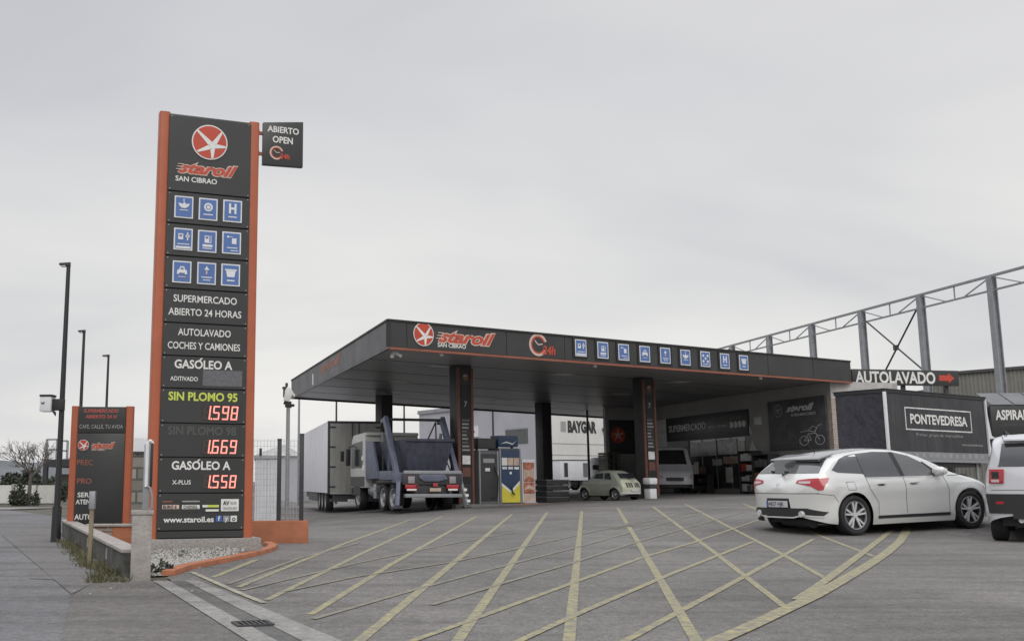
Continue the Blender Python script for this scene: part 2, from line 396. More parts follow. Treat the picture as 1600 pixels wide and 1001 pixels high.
def quadtext(mb, T, s, p0, p1, h, m, y=-.006, bold=.02, shear=0.0):
    """lettering between two picture points (baseline left, baseline right), cap height h in picture pixels"""
    a = T.uz(*p0, y); b = T.uz(*p1, y); c = T.uz(p0[0], p0[1] - h, y)
    z = (a[1] + b[1]) / 2
    mb.text(s, a[0], z, c[1] - a[1], b[0] - a[0], y, m, bold, shear)
# ------------------------------------------------------------------ ground sheets
def sheet(name, pts, off, m, kind='structure', fine=True):
    bm = bmesh.new(); bm.faces.new([bm.verts.new((p[0], p[1], 0)) for p in pts])
    xs = [p[0] for p in pts]; ys = [p[1] for p in pts]
    if fine:
        for i in list(range(-10, 19)) + [-2.6, -2.599, 3.4]:
            if not min(xs) < i < max(xs): continue
            bmesh.ops.bisect_plane(bm, geom=bm.verts[:] + bm.edges[:] + bm.faces[:], plane_co=(i, 0, 0), plane_no=(1, 0, 0))
        for i in [17.5 + .2 * k for k in range(21)] + [22 + .5 * k for k in range(31)]:
            if not min(ys) < i < max(ys): continue
            bmesh.ops.bisect_plane(bm, geom=bm.verts[:] + bm.edges[:] + bm.faces[:], plane_co=(0, i, 0), plane_no=(0, 1, 0))
    for v in bm.verts: v.co.z = gz(v.co.x, v.co.y) + off
    bmesh.ops.recalc_face_normals(bm, faces=bm.faces[:])
    if sum(f.normal.z for f in bm.faces) < 0: bmesh.ops.reverse_faces(bm, faces=bm.faces[:])
    me = bpy.data.meshes.new(name); bm.to_mesh(me); bm.free(); me.materials.append(MATS[m])
    o = bpy.data.objects.new(name, me); COL.objects.link(o); o['kind'] = kind
    return o
g2 = lambda px, py: tuple(G(px, py)[:2])
sheet('ground', [(-1500, -60), (1500, -60), (1500, 2500), (-1500, 2500)], -.012, 'earth')
ga, gb = g2(262, 903), g2(437, 1001)
def ext(p, q, k): return (q[0] + (q[0] - p[0]) * k, q[1] + (q[1] - p[1]) * k)
gfar = ext(ga, gb, 3.0)
sheet('forecourt', [ga, gb, gfar, (70, gfar[1]), (70, 140), (-14, 140), (-9, 60), (-5.6, 20.5), (-2.5, 13.4)], 0, 'forecourt_asphalt')
sheet('road', [(-70, -8), (0.9, -8), g2(385, 1001), g2(237, 907), (-2.25, 10), (-5.55, 18.6), (-7.6, 27), (-12.5, 36), (-70, 37)], -.004, 'road_asphalt')
sheet('pavement', [g2(96, 1001), g2(112, 930), g2(150, 908), g2(237, 907), g2(387, 1001), ext(g2(237, 907), g2(387, 1001), 1.2), ext(g2(112, 930), g2(96, 1001), 1.2)], .004, 'concrete_paving')
sheet('footpath', [g2(112, 928), g2(150, 908), g2(205, 905), (-5.45, 18.3), (-7.0, 24), (-7.9, 24), (-6.5, 18.4)], .003, 'footpath_concrete')
sheet('far_pavement', [(-70, 37), (-12.5, 36), (-11.5, 39), (-70, 41)], .02, 'concrete_edge')
sheet('road_patch', [g2(48, 888), g2(118, 893), g2(124, 906), g2(46, 903)], .0, 'footpath_concrete')
# drain channel along the entrance: edge strip, channel, apron
def strip(name, a, b, wa, wb, off, m):
    p = [g2(a[0], a[1]), g2(b[0], b[1])]; q = [g2(a[0] + wa, a[1]), g2(b[0] + wb, b[1])]
    return sheet(name, [p[0], q[0], q[1], ext(q[0], q[1], 1.2), ext(p[0], p[1], 1.2), p[1]], off, m, fine=False)
strip('channel_edge', (239, 908), (384, 1001), 24, 46, .010, 'concrete_edge')
strip('channel', (263, 908), (430, 1001), 26, 38, .007, 'gutter_concrete')
strip('apron', (289, 908), (468, 1001), 22, 62, .010, 'concrete_edge')
a = G(396, 977)
mb = MB('steel_dark')
for i in range(7): mb.box(-.11 + i * .033, -.094 + i * .033, -.09, .09, 0, .014)
mb.box(-.125, .115, -.10, -.09, 0, .016); mb.box(-.125, .115, .09, .10, 0, .016); mb.box(-.125, -.112, -.09, .09, 0, .016); mb.box(.104, .115, -.09, .09, 0, .016)
mb.box(-.112, .104, -.09, .09, 0, .004, 'rubber')
o = mb.build('drain_grate'); o.location = a + Vector((0, 0, .006)); o.rotation_euler.z = R(20)
tag(o, 'small black drain grate set in the concrete channel', 'drain grate')

# yellow paint lines: each is its own thing, draped on the ground
def band(px, w0, w1=None, seg=20, off=.004):
    """px: picture points along the middle of the line, w: width in metres"""
    pts = []
    for (ax, ay), (bx, by) in zip(px, px[1:]):
        for i in range(seg): pts.append(G(ax + (bx - ax) * i / seg, ay + (by - ay) * i / seg))
    pts.append(G(*px[-1])); vs = []; n = len(pts)
    for i, p in enumerate(pts):
        d = (pts[min(n - 1, i + 1)] - pts[max(0, i - 1)]); d.z = 0; d.normalize(); s = Vector((-d.y, d.x, 0))
        ww = w0 + ((w1 if w1 else w0) - w0) * i / (n - 1)
        for k in (-1, 1):
            q = p + s * ww / 2 * k; vs.append((q.x, q.y, gz(q.x, q.y) + off))
    return vs, [(2 * i, 2 * i + 1, 2 * i + 3, 2 * i + 2) for i in range(n - 1)]
def extl(p, q, y=1040):
    k = (y - p[1]) / (q[1] - p[1]); return [p, q, (p[0] + (q[0] - p[0]) * k, y)]
steep = [[(401, 874), (332, 902)], [(640, 812), (535, 850), (372, 917)], [(692, 806), (570, 862), (417, 937)], [(745, 806), (610, 882), (485, 960)], extl((800, 803), (562, 1001)), extl((855, 800), (715, 1001)),
         extl((909, 798), (889, 1001)), extl((965, 793), (1088, 1001)), [(1020, 791), (1118, 864), (1225, 947)], [(1070, 787), (1225, 867), (1295, 906)], [(1162, 787), (1290, 840), (1366, 869)]]
cross = [extl((1271, 842), (1000, 989)), [(1177, 846), (1050, 896), (910, 956), (817, 999), (740, 1036)], [(1185, 812), (1084, 847), (1000, 872), (755, 962), (657, 997), (560, 1032)], [(1160, 800), (1000, 845), (892, 880), (790, 910), (675, 945)],
         [(1100, 800), (982, 832), (900, 855), (767, 889), (645, 922), (490, 967)], [(1000, 815), (900, 836), (785, 862), (700, 879), (550, 902), (440, 925)], [(800, 832), (700, 850), (560, 879), (377, 922)],
         [(1180, 788), (1060, 804), (960, 826)], [(560, 848), (470, 871), (357, 912)]]
LB1 = ['third', 'fourth', 'fifth']
lw = 'yellow lane line painted on the forecourt asphalt'
for i, p in enumerate(steep):
    mb = MB('yellow_paint'); mb.add(*band(p, .085, .060)); o = mb.build('painted_line')
    tag(o, ['short yellow stub beside the tip of the orange kerb', 'leftmost long yellow line, pointing at the box trailer', 'long yellow line pointing at the rear wheels of the skip lorry',
            'long yellow line ending below the tall column beside the skip lorry', 'long yellow line reaching the front edge and ending below the fuel pumps', 'long yellow line ending below the plain far column',
            'nearly upright yellow line running straight away from the viewer', 'yellow line just right of the upright one, leaning to the right',
            'long yellow line leaning right that ends at the thick curved line', 'yellow line running from the shop kerb to right of the curve middle',
            'short yellow line passing under the rear of the white hatchback'][i], 'road marking', 'yellow lines fanning across the forecourt')
for i, p in enumerate(cross):
    mb = MB('yellow_paint' if i < 3 else 'yellow_faded'); mb.add(*band(p, .070, .052, off=.0055 + .0008 * (i % 2))); o = mb.build('painted_line')
    tag(o, ['flat yellow cross line nearest the thick curved line, rising to the white hatchback', 'second flat yellow cross line counted from the thick curved line',
            'third flat yellow cross line counted from the thick curved line', 'fourth flat yellow cross line counted from the thick curved line', 'faint fifth flat yellow cross line counted from the curved line',
            'faint sixth flat yellow cross line counted from the curved line', 'faintest long flat yellow cross line, farthest from the curved line', 'short flat yellow cross line in front of the shop kerb',
            'faint short yellow cross line close to the orange kerb tip'][i], 'road marking', 'flat cross lines on the forecourt')
arc = [(1417, 824), (1414, 834), (1405, 847), (1385, 864), (1352, 886), (1309, 911), (1272, 932), (1225, 954), (1172, 979), (1122, 1001), (1040, 1036)]
mb = MB('yellow_paint'); mb.add(*band(arc, .14, .115, 6, .0085)); tag(mb.build('painted_line'), 'thick curved yellow line bounding the hatched forecourt on the right', 'road marking')
mb = MB('yellow_paint'); mb.add(*band([(1394, 828), (1350, 862), (1298, 901), (1272, 920), (1245, 937)], .10, .085, 6, .0072)); tag(mb.build('painted_line'), 'thin curved yellow line just inside the thick curved one', 'road marking')
mb = MB('pale_paint'); mb.add(*band([(300, 894), (370, 925), (412, 942)], .06, .055, 8, .0072)); tag(mb.build('painted_line'), 'pale worn yellow line beside the drain channel at the orange kerb', 'road marking')

# ------------------------------------------------------------------ logo, icons
def star_logo(mb, T, c, r, y, red='logo_red', pale='white_vinyl'):
    cx, cz = c
    mb.disc(cx, cz, r, y, y + .012, pale, 40); mb.disc(cx, cz, r * .93, y - .004, y, red, 40)
    sx, sz = cx + .16 * r, cz - .2 * r
    for tx, tz in ((-.72, .62), (.66, .62), (.90, -.2), (.16, -.93), (-.68, -.6)):
        px, pz = cx + tx * r, cz + tz * r; d = Vector((px - sx, pz - sz)).normalized(); n = Vector((-d.y, d.x)); a = .155 * r; b = .05 * r
        mb.prism([(sx - n.x * a, sz - n.y * a), (px - n.x * b, pz - n.y * b), (px + n.x * b, pz + n.y * b), (sx + n.x * a, sz + n.y * a)], y - .008, y - .003, pale)
    mb.prism([(sx + .17 * r * math.cos(R(18 + 36 * k)), sz + .17 * r * math.sin(R(18 + 36 * k))) for k in range(10)], y - .0085, y - .003, pale)
def brandtext(mb, x, z, h, w, y):
    """slanted red word with a pale outline and speed lines at its first letter"""
    mb.text('starOil'.lower(), x, z, h, w, y, 'logo_pale', .075, .42)
    mb.text('staroil', x + w * .012, z + h * .03, h * .95, w * .975, y - .004, 'logo_red', .03, .42)
    for k in range(3):
        zz = z + h * (.25 + .24 * k); mb.prism([(x - w * .03 + k * w * .015, zz), (x + w * .10, zz), (x + w * .10, zz + h * .07), (x - w * .022 + k * w * .015, zz + h * .07)], y - .006, y - .001, 'logo_pale')
def clock_logo(mb, cx, cz, r, y, m='logo_pale', m2='logo_red'):
    mb.ring(cx, cz, r * .80, r, y, y + .004, m, 36, 20, 330); mb.ring(cx, cz, r * .66, r * .79, y, y + .004, m2, 36, 20, 330)
    mb.prism([(cx, cz - .06 * r), (cx + .08 * r, cz), (cx - .35 * r, cz + .42 * r), (cx - .42 * r, cz + .35 * r)], y, y + .004, m)
    mb.prism([(cx - .02 * r, cz - .05 * r), (cx + .5 * r, cz + .05 * r), (cx + .5 * r, cz + .15 * r), (cx, cz + .07 * r)], y, y + .004, m)
    mb.text('24h', cx + r * .42, cz - r * .78, r * .72, r * 1.5, y - .003, m2, .03, .2)
def icon(kind, cx, cz, w, h, y, parent, frame=None):
    mb = MB(); W = 'white_cool'
    if frame: mb.box(cx - w * .68, cx + w * .60, y, y + .03, cz - h * .62, cz + h * .62, frame)
    mb.box(cx - w / 2, cx + w / 2, y - .012, y + .006, cz - h / 2, cz + h / 2, W)
    mb.box(cx - w * .43, cx + w * .43, y - .016, y - .008, cz - h * .44, cz + h * .44, 'icon_blue')
    u = w / 2; v = h / 2; yy = y - .021; y2 = y - .015
    bx = lambda a, b, c, d, m=W: mb.box(cx + a * u, cx + b * u, yy, y2, cz + c * v, cz + d * v, m)
    pr = lambda pts, m=W: mb.prism([(cx + a * u, cz + b * v) for a, b in pts], yy, y2, m)
    if kind == 'tap': pr([(-.6, .35), (-.5, .1), (-.2, -.1), (.2, -.1), (.5, .1), (.62, .35), (.2, .28), (0, .5), (-.1, .28)]); bx(-.45, .45, -.32, -.25); bx(-.07, .03, .5, .75)
    elif kind == 'wheel':
        mb.disc(cx, cz + .18 * v, .46 * u, yy, y2, W); mb.ring(cx, cz + .18 * v, .2 * u, .27 * u, yy - .003, yy, 'icon_blue')
        bx(-.5, .5, -.55, -.45)
    elif kind == 'H': bx(-.4, -.18, -.25, .68); bx(.18, .4, -.25, .68); bx(-.18, .18, .12, .32); bx(-.45, .45, -.6, -.5)
    elif kind == 'pump': bx(-.55, -.02, -.05, .5); bx(-.45, -.14, .2, .42, 'icon_blue'); bx(.38, .52, -.1, .62); bx(.25, .65, .2, .4); bx(-.65, .65, -.5, -.42); bx(-.8, .8, -.86, -.66)
    elif kind == 'pumphose': bx(-.3, .2, -.15, .5); bx(-.2, .1, .22, .42, 'icon_blue'); bx(.35, .42, -.1, .55); bx(.2, .42, -.15, -.08); bx(-.5, .55, -.52, -.3); bx(-.5, .5, -.7, -.62)
    elif kind == 'spray': bx(.02, .5, -.1, .42); bx(-.5, -.3, .45, .62); bx(-.3, .1, .5, .55); bx(-.5, .6, -.5, -.42); bx(-.1, .7, -.75, -.68)
    elif kind == 'car': pr([(-.55, -.1), (-.5, .15), (-.32, .2), (-.2, .5), (.2, .5), (.32, .2), (.5, .15), (.55, -.1)]); pr([(-.2, .2), (-.12, .42), (.12, .42), (.2, .2)], 'icon_blue'); bx(-.55, -.3, -.22, -.1); bx(.3, .55, -.22, -.1); bx(-.4, .4, -.5, -.42, 'logo_pale')
    elif kind == 'wash': pr([(-.28, .3), (0, .68), (.28, .3)]); bx(-.1, .06, -.1, .25, 'logo_pale'); bx(-.55, .55, -.42, -.32); bx(-.4, .4, -.66, -.58)
    elif kind == 'basket': pr([(-.52, .42), (-.38, -.2), (.38, -.2), (.52, .42)]); bx(-.62, .62, .38, .52); bx(-.4, .4, -.58, -.46)
    elif kind == 'fork': bx(-.4, -.3, -.3, .55); bx(-.5, -.2, .1, .5); bx(.2, .35, -.3, .55); bx(.2, .45, .1, .55); bx(-.5, .5, -.6, -.52)
    elif kind == 'cross':
        for a, b in ((-.45, .45), (.45, .45), (-.45, -.3), (.45, -.3), (0, .08)): mb.disc(cx + a * u, cz + b * v, .2 * u, yy, y2, W, 12)
        bx(-.6, .6, -.7, -.62)
    return mb.build('service_icon', parent)

# ------------------------------------------------------------------ the tall price sign
T = Thing('price_sign', 'tall dark price totem with orange posts, blue icons and red fuel prices', 'price sign',
          P(231, 755, 13.0) * Vector((1, 1, 0)) if False else Vector((P(231, 755, 13.0).x, 13.0, 0)), math.atan2(1, 2.76))
W_ = 1.36; zb = T.uz(300, 841)[1]; zt = T.uz(300, 178)[1]
RP = .072
def se(t, n=5.0): return math.copysign(abs(t) ** (2 / n), t)
def post_profile(x): return [(x + RP * se(math.cos(R(a))), RP * 1.35 * se(math.sin(R(a))) + .115) for a in range(0, 360, 10)]
for x in (RP, W_ - RP):
    mb = MB('orange_paint'); mb.prism(post_profile(x), zb, zt, plane='xy'); mb.build('post', T, smooth=True)
mb = MB('sign_black'); mb.box(RP * 1.6, W_ - RP * 1.6, .045, .19, zb, zt - .01); mb.build('core', T, bevel=.008)
mb = MB('granite'); mb.box(.0, W_ + .085, -.10, .36, .0, zb); mb.build('plinth', T, bevel=.008)
xl, xr = RP * 1.75, W_ - RP * 1.75
seams = [T.uz(270, y)[1] for y in (178, 298, 348, 399, 450, 503.5, 555, 606, 660.5, 714, 770, 829, 843)]
pan = []
for i, (a, b) in enumerate(zip(seams, seams[1:])):
    mb = MB('sign_black'); b = max(b, zb + .004); mb.box(xl, xr, .0, .05, b + .007, a - .007); pan.append(mb.build('panel', T, bevel=.004, seg=1))
for pn_, (za_, zc_) in zip(pan[:11], zip(seams, seams[1:])):
    mb = MB('steel_grey')
    for x in (xl + .03, xr - .03):
        for z in (za_ - .03, zc_ + .03): mb.lathe((x, -.001, z), [(.009, .0), (.008, -.004), (0, -.005)], 10)
    mb.build('screws', pn_)
Y0 = -.004
mb = MB(); c = T.uz(327.5, 223); r = abs(T.uz(327.5, 196)[1] - c[1]); star_logo(mb, T, c, r, -.014)
mb.build('logo', pan[0])
mb = MB(); a = T.uz(277, 271.5); b = T.uz(372, 275.5); brandtext(mb, a[0], (a[1] + b[1]) / 2, T.uz(276, 255)[1] - T.uz(276, 272)[1], b[0] - a[0], Y0); mb.build('lettering', pan[0])
mb = MB(); quadtext(mb, T, 'SAN CIBRAO', (274, 283), (339, 287), 7.5, 'white_vinyl', Y0); mb.build('lettering', pan[0])
icons = [[(287, 324), (325, 327.5), (363, 330.5)], [(286, 374), (323.5, 377.5), (361.5, 380)], [(284, 425), (322.5, 427.5), (360, 430)]]
kinds = [['tap', 'wheel', 'H'], ['pump', 'pumphose', 'spray'], ['car', 'wash', 'basket']]
for i in range(3):
    for j in range(3):
        px, py = icons[i][j]; c = T.uz(px, py); a = T.uz(px - 14.7, py); b = T.uz(px, py - 17)
        icon(kinds[i][j], c[0], c[1], 2 * (c[0] - a[0]), 2 * (b[1] - c[1]), -.004, pan[1 + i])
def tx(i, s, p0, p1, h, m='white_vinyl', bold=.012): mb = MB(); quadtext(mb, T, s, p0, p1, h, m, Y0, bold); mb.build('lettering', pan[i])
tx(4, 'SUPERMERCADO', (271, 472), (370, 474.5), 10.5); tx(4, 'ABIERTO 24 HORAS', (263, 492), (377, 496), 10.5)
tx(5, 'AUTOLAVADO', (278, 524), (360.5, 526), 10.5); tx(5, 'COCHES Y CAMIONES', (262, 544.5), (375, 547.5), 10.5)
tx(6, 'GASOLEO A', (272.5, 574.5), (363, 577), 12.5, bold=.026); tx(6, 'ADITIVADO', (266, 594), (309, 595), 6.5)
tx(7, 'SIN PLOMO 95', (263, 625.5), (371, 626), 12.5, 'lime_vinyl', .03); tx(8, 'SIN PLOMO 98', (262, 679), (369, 679), 12.5, 'dim_vinyl', .03)
tx(9, 'GASOLEO A', (268, 733.5), (360, 732.5), 12.5, bold=.026); tx(9, 'X-PLUS', (269, 756.5), (298, 756), 6.5)
for i_, px, py in ((6, 313, 561.5), (9, 309, 719.5)):
    q = T.uz(px, py); mb = MB('white_vinyl'); mb.prism([(q[0] - .018, q[1] - .014), (q[0] + .002, q[1] - .014), (q[0] + .034, q[1] + .020), (q[0] + .008, q[1] + .020)], Y0, Y0 + .003); mb.build('accent', pan[i_])
def price(i, s, px0, px1, py0, py1, dead=False):
    a = T.uz(px0, py1); b = T.uz(px1, py0); ww = b[0] - a[0]; hh = b[1] - a[1]
    mb = MB(); mb.box(a[0] - .02, b[0] + .03, -.003, .002, a[1] - .02, b[1] + .02, 'led_grey' if dead else 'sign_black_dull'); dsp = mb.build('display', pan[i])
    if dead: return
    mb = MB(); k = ww / 4.35
    for n, ch in enumerate(s.replace('.', '')):
        x = a[0] + n * ww / 4 * 1.0
        if n == 0: mb.seg7('8', x, a[1], k * .74, hh, -.008, 'led_off')
        mb.seg7(ch, x, a[1], k * .80, hh, -.012, 'led_red')
    mb.box(a[0] + k * .90, a[0] + k * 1.04, -.014, -.008, a[1] - .004, a[1] + .022, 'led_red')
    mb.build('digits', dsp)
price(6, '', 319, 375, 582, 600, True)
price(7, '1.598', 317, 374, 635, 655); price(8, '1.669', 316, 372, 687.5, 708); price(9, '1.558', 317, 371, 742, 762)
def sticker(px0, px1, py0, py1, layers, words=()):
    a = T.uz(px0, py1); b = T.uz(px1, py0); mb = MB(); w_, h_ = b[0] - a[0], b[1] - a[1]
    for (x0, x1, z0, z1, m, k) in layers: mb.box(a[0] + x0 * w_, a[0] + x1 * w_, Y0 - .002 - .002 * k, .001, a[1] + z0 * h_, a[1] + z1 * h_, m)
    for (s, x, z, h, ww, m) in words: mb.text(s, a[0] + x * w_, a[1] + z * h_, h * h_, ww * w_, Y0 - .010, m, .03)
    mb.build('sticker', pan[10])
sticker(253, 280, 781, 800, [(0, 1, 0, 1, 'sign_black_dull', 0), (0, 1, .28, .62, 'logo_pale', 1), (0, .6, .85, .95, 'orange_trim', 1)], [('EURO 6', .05, .33, .24, .8, 'sign_black')])
sticker(284, 312, 781, 800, [(0, 1, 0, 1, 'sign_black_dull', 0), (0, 1, .28, .62, 'white_vinyl', 1), (0, 1, .86, .97, 'grey_vinyl', 1)], [('DIESEL', .08, .33, .24, .84, 'clad_grey')])
sticker(316, 342, 781, 800, [(0, 1, 0, 1, 'sign_black_dull', 0), (.2, 1, .08, .26, 'white_vinyl', 1), (0, 1, .42, .62, 'white_cool', 1), (.3, .95, .42, .62, 'lime_vinyl', 2)], [])
sticker(345, 373, 779, 798, [(0, 1, 0, 1, 'white_vinyl', 0)], [('AV', .1, .52, .32, .36, 'sign_black'), ('GASOLEO', .1, .16, .18, .8, 'grey_vinyl'), ('SUR', .52, .58, .2, .36, 'grey_vinyl')])
tx(10, 'www.staroil.es', (255, 816.5), (334, 814), 8.5, bold=.025)
for k, (ch, m, t2) in enumerate((('f', 'plate_blue', 'white_cool'), ('y', 'steel_grey', 'white_cool'), ('o', 'white_vinyl', 'sign_black'))):
    a = T.uz(337 + k * 11.5, 814.5); b = T.uz(347 + k * 11.5, 805); mb = MB()
    mb.box(a[0], b[0], Y0 - .003, .001, a[1], b[1], m); mb.text(ch, (a[0] + b[0]) / 2, a[1] + .012, .06, None, Y0 - .006, t2, .02, 0, 'C'); mb.build('sticker', pan[10])

# flag sign on its two brackets
c0 = T.M @ Vector((W_ + .02, .10, 0)); B = Thing('flag_sign', 'small square black flag sign reading ABIERTO OPEN beside the top of the tall totem', 'sign', c0, math.atan2(1, 2.76))
a = B.uz(410.5, 259, .0); b = B.uz(474, 194, .0); zt_ = B.uz(411, 191)[1]; zbb = B.uz(473, 261.5)[1]
mb = MB('sign_black'); mb.prism([(a[0], a[1] + .02), (b[0], zbb), (b[0], b[1] + .03), (a[0], zt_)], 0, .07); pn = mb.build('panel', B, bevel=.006)
for z in (207, 239):
    q = B.uz(406, z); mb = MB('orange_trim'); mb.box(-.03, a[0] + .01, .02, .05, q[1] - .022, q[1] + .022); mb.box(-.03, -.005, .0, .07, q[1] - .04, q[1] + .04); mb.build('bracket', B)
for s, p0, p1, h in (('ABIERTO', (418, 206), (467, 210), 9), ('OPEN', (426, 222.5), (457.5, 225), 9.5)):
    mb = MB(); quadtext(mb, B, s, p0, p1, h, 'white_vinyl', -.005, .025); mb.build('lettering', pn)
mb = MB(); c = B.uz(432, 239); clock_logo(mb, c[0], c[1], .098, -.006); mb.build('logo', pn)

# low black totem behind, between the posts of the pavement
L2 = Thing('advert_totem', 'low black advert totem with orange posts and dim screen left of the tall one', 'sign', Vector((P(106, 755, 17.5).x, 17.5, 0)), R(3))
W2 = L2.uz(204, 755)[0]; z0 = 0.02; z1 = L2.uz(150, 634)[1]; rp = .065
for x in (rp, W2 - rp):
    mb = MB('orange_paint'); mb.prism([(x + rp * se(math.cos(R(a))), .09 + rp * 1.3 * se(math.sin(R(a)))) for a in range(0, 360, 10)], z0, z1, plane='xy'); mb.build('post', L2, smooth=True)
mb = MB('sign_black'); mb.box(rp * 1.7, W2 - rp * 1.7, .03, .15, z0 + .06, z1 - .01); mb.build('core', L2, bevel=.006)
zz = [L2.uz(150, y)[1] for y in (634, 676, 818)]
mb = MB('led_grey'); MATS['led_grey']; mb.cur = 'sign_black_dull'; mb.box(rp * 1.9, W2 - rp * 1.9, .0, .04, zz[1] + .006, zz[0] - .02); sc1 = mb.build('message_screen', L2, bevel=.004)
mb = MB('sign_black'); mb.box(rp * 1.9, W2 - rp * 1.9, .0, .04, zz[2], zz[1] - .006); p2 = mb.build('panel', L2, bevel=.004)
mb = MB(); quadtext(mb, L2, 'SUPERMERCADO', (131, 644), (185, 644), 5, 'led_dim', -.004); quadtext(mb, L2, 'ABIERTO 24 H', (134, 653), (182, 653), 5, 'led_dim', -.004); mb.build('lettering', sc1)
mb = MB(); quadtext(mb, L2, 'CAFE, CALLE, TU AVDA', (124, 669), (192, 669), 6, 'grey_vinyl', -.004, .005); mb.build('lettering', sc1)
mb = MB(); c = L2.uz(130.5, 695); star_logo(mb, L2, c, .092, -.012)
a = L2.uz(143, 700); b = L2.uz(180, 700); brandtext(mb, a[0], a[1], .10, b[0] - a[0], -.004); quadtext(mb, L2, 'SAN CIBRAO', (143, 703.5), (164, 703.5), 3, 'logo_pale', -.004); mb.build('logo', p2)
for s, p0, p1, h, m in (('PREC', (120, 726), (145, 726), 8, 'orange_trim'), ('PRO', (120, 755), (143, 755), 8, 'orange_trim'), ('SER', (121, 776), (139, 776), 7, 'white_vinyl'), ('ATEN', (118, 787), (141, 787), 7, 'white_vinyl'), ('AUTO', (116, 811), (145, 811), 8, 'white_vinyl')):
    mb = MB(); quadtext(mb, L2, s, p0, p1, h, m, -.004, .02); mb.build('lettering', p2)

# ------------------------------------------------------------------ kerb, walls, posts on the left
pA = [G(238, 905), G(272, 897), G(300, 886), G(395, 868), G(432, 857), G(420, 850), (G(404, 850)), G(232, 880)]
island = [tuple(p[:2]) for p in pA]
mb = MB('orange_paint')
def kerb(pts, wd, h, m):
    mb = MB(m); n = len(pts); L_, R_2 = [], []
    for i, p in enumerate(pts):
        d = (pts[min(n - 1, i + 1)] - pts[max(0, i - 1)]); d.z = 0; d.normalize(); s = Vector((-d.y, d.x, 0)) * wd; L_.append(p); R_2.append(p + s)
    for i in range(n - 1):
        a, b, c, d = L_[i], L_[i + 1], R_2[i + 1], R_2[i]; up = Vector((0, 0, h)); dn = Vector((0, 0, -.05))
        mb.hexa([a + dn, b + dn, c + dn, d + dn, a + up, b + up, c + up, d + up])
    return mb
kp = [G(272, 899), G(300, 889), G(340, 881), G(380, 873), G(410, 866), G(430, 859.5), G(434, 855), G(424, 851)]
o = kerb(kp, .13, .055, 'orange_wall').build('kerb', bevel=.012); tag(o, 'low orange kerb curving round the gravel at the totem foot', 'kerb')
# gravel bed: a mound of loose white stones
bm_pts = [(p.x, p.y) for p in kp]
mb = MB('gravel_white'); random.seed(3)
def in_poly(x, y, poly):
    c = False; j = len(poly) - 1
    for i in range(len(poly)):
        a, b = poly[i], poly[j]
        if (a[1] > y) != (b[1] > y) and x < (b[0] - a[0]) * (y - a[1]) / (b[1] - a[1]) + a[0]: c = not c
        j = i
    return c
def seg_dist(x, y, p, q):
    p, q, v = Vector((p[0], p[1])), Vector((q[0], q[1])), Vector((x, y)); e_ = q - p
    return (v - p - e_ * max(0, min(1, (v - p).dot(e_) / max(1e-6, e_.length_squared)))).length
bed = [(p.x, p.y) for p in kp] + [tuple((T.M @ Vector((W_ + .2, .3, 0)))[:2]), tuple((T.M @ Vector((-.3, .3, 0)))[:2]), g2(236, 900)]
mb.add([(x, y, .006) for x, y in bed], [tuple(range(len(bed)))])
xs = [p[0] for p in bed]; ys = [p[1] for p in bed]; k = 0
while k < 2600:
    x = random.uniform(min(xs), max(xs)); y = random.uniform(min(ys), max(ys))
    q = T.l((x, y, 0))
    if min(seg_dist(x, y, p, r_) for p, r_ in zip(kp, kp[1:])) < .15: k += .2; continue
    if not in_poly(x, y, bed) or (-.02 < q.x < W_ + .1 and q.y > -.12): k += .2; continue
    r = random.uniform(.012, .028); d = [Vector((random.uniform(-1, 1), random.uniform(-1, 1), random.uniform(-1, 1))).normalized() for _ in range(2)]
    z = .012 + max(0, .10 * (1 - abs(q.y + .1) * 1.6)) * (1 if q.y < 0 else 0) * random.uniform(.6, 1)
    c = Vector((x, y, z)); v = [c + Vector((r, 0, 0)), c + Vector((0, r, 0)), c - Vector((r, 0, 0)), c - Vector((0, r, 0)), c + Vector((0, 0, r * .7)), c - Vector((0, 0, r * .7))]
    rot = Matrix.Rotation(random.uniform(0, 6), 3, d[0]); v = [c + rot @ (p - c) for p in v]
    mb.add(v, [(0, 1, 4), (1, 2, 4), (2, 3, 4), (3, 0, 4), (1, 0, 5), (2, 1, 5), (3, 2, 5), (0, 3, 5)]); k += 1
o = mb.build('gravel'); base(o, 'stuff'); tag(o, 'loose white gravel round the plinth of the tall totem', 'gravel')
# clump of dark leaves by the pillar
def leaf_clump(name, c, rx, ry, rz, n, s, m, label, cat, group=None, stem=True):
    mb = MB(m); c = Vector(c)
    for i in range(n):
        th = random.uniform(0, 6.283); u = random.random() ** .5; p = c + Vector((rx * u * math.cos(th), ry * u * math.sin(th), rz * random.random() * (1.15 - u * .75)))
        d = Vector((random.gauss(0, 1), random.gauss(0, 1), random.gauss(.5, .8))).normalized(); e_ = d.orthogonal().normalized() * s * random.uniform(.2, .45); l_ = s * random.uniform(.6, 1.4)
        mb.add([p - e_ * .3, p + d * l_ * .5 - e_, p + d * l_, p + d * l_ * .5 + e_], [(0, 1, 2, 3)])
    if stem:
        for i in range(6): mb.tube(c + Vector((random.uniform(-.1, .1) * rx, 0, -.02)), c + Vector((random.uniform(-1, 1) * rx * .7, random.uniform(-1, 1) * ry * .7, rz * .7)), s * .08, s * .03, 5, 'bark')
    o = mb.build(name); tag(o, label, cat, group); return o
p = G(252, 896); leaf_clump('weed', p, .16, .12, .13, 130, .05, 'leaf_dark', 'dark clump of weeds between concrete pillar and orange kerb', 'plant')

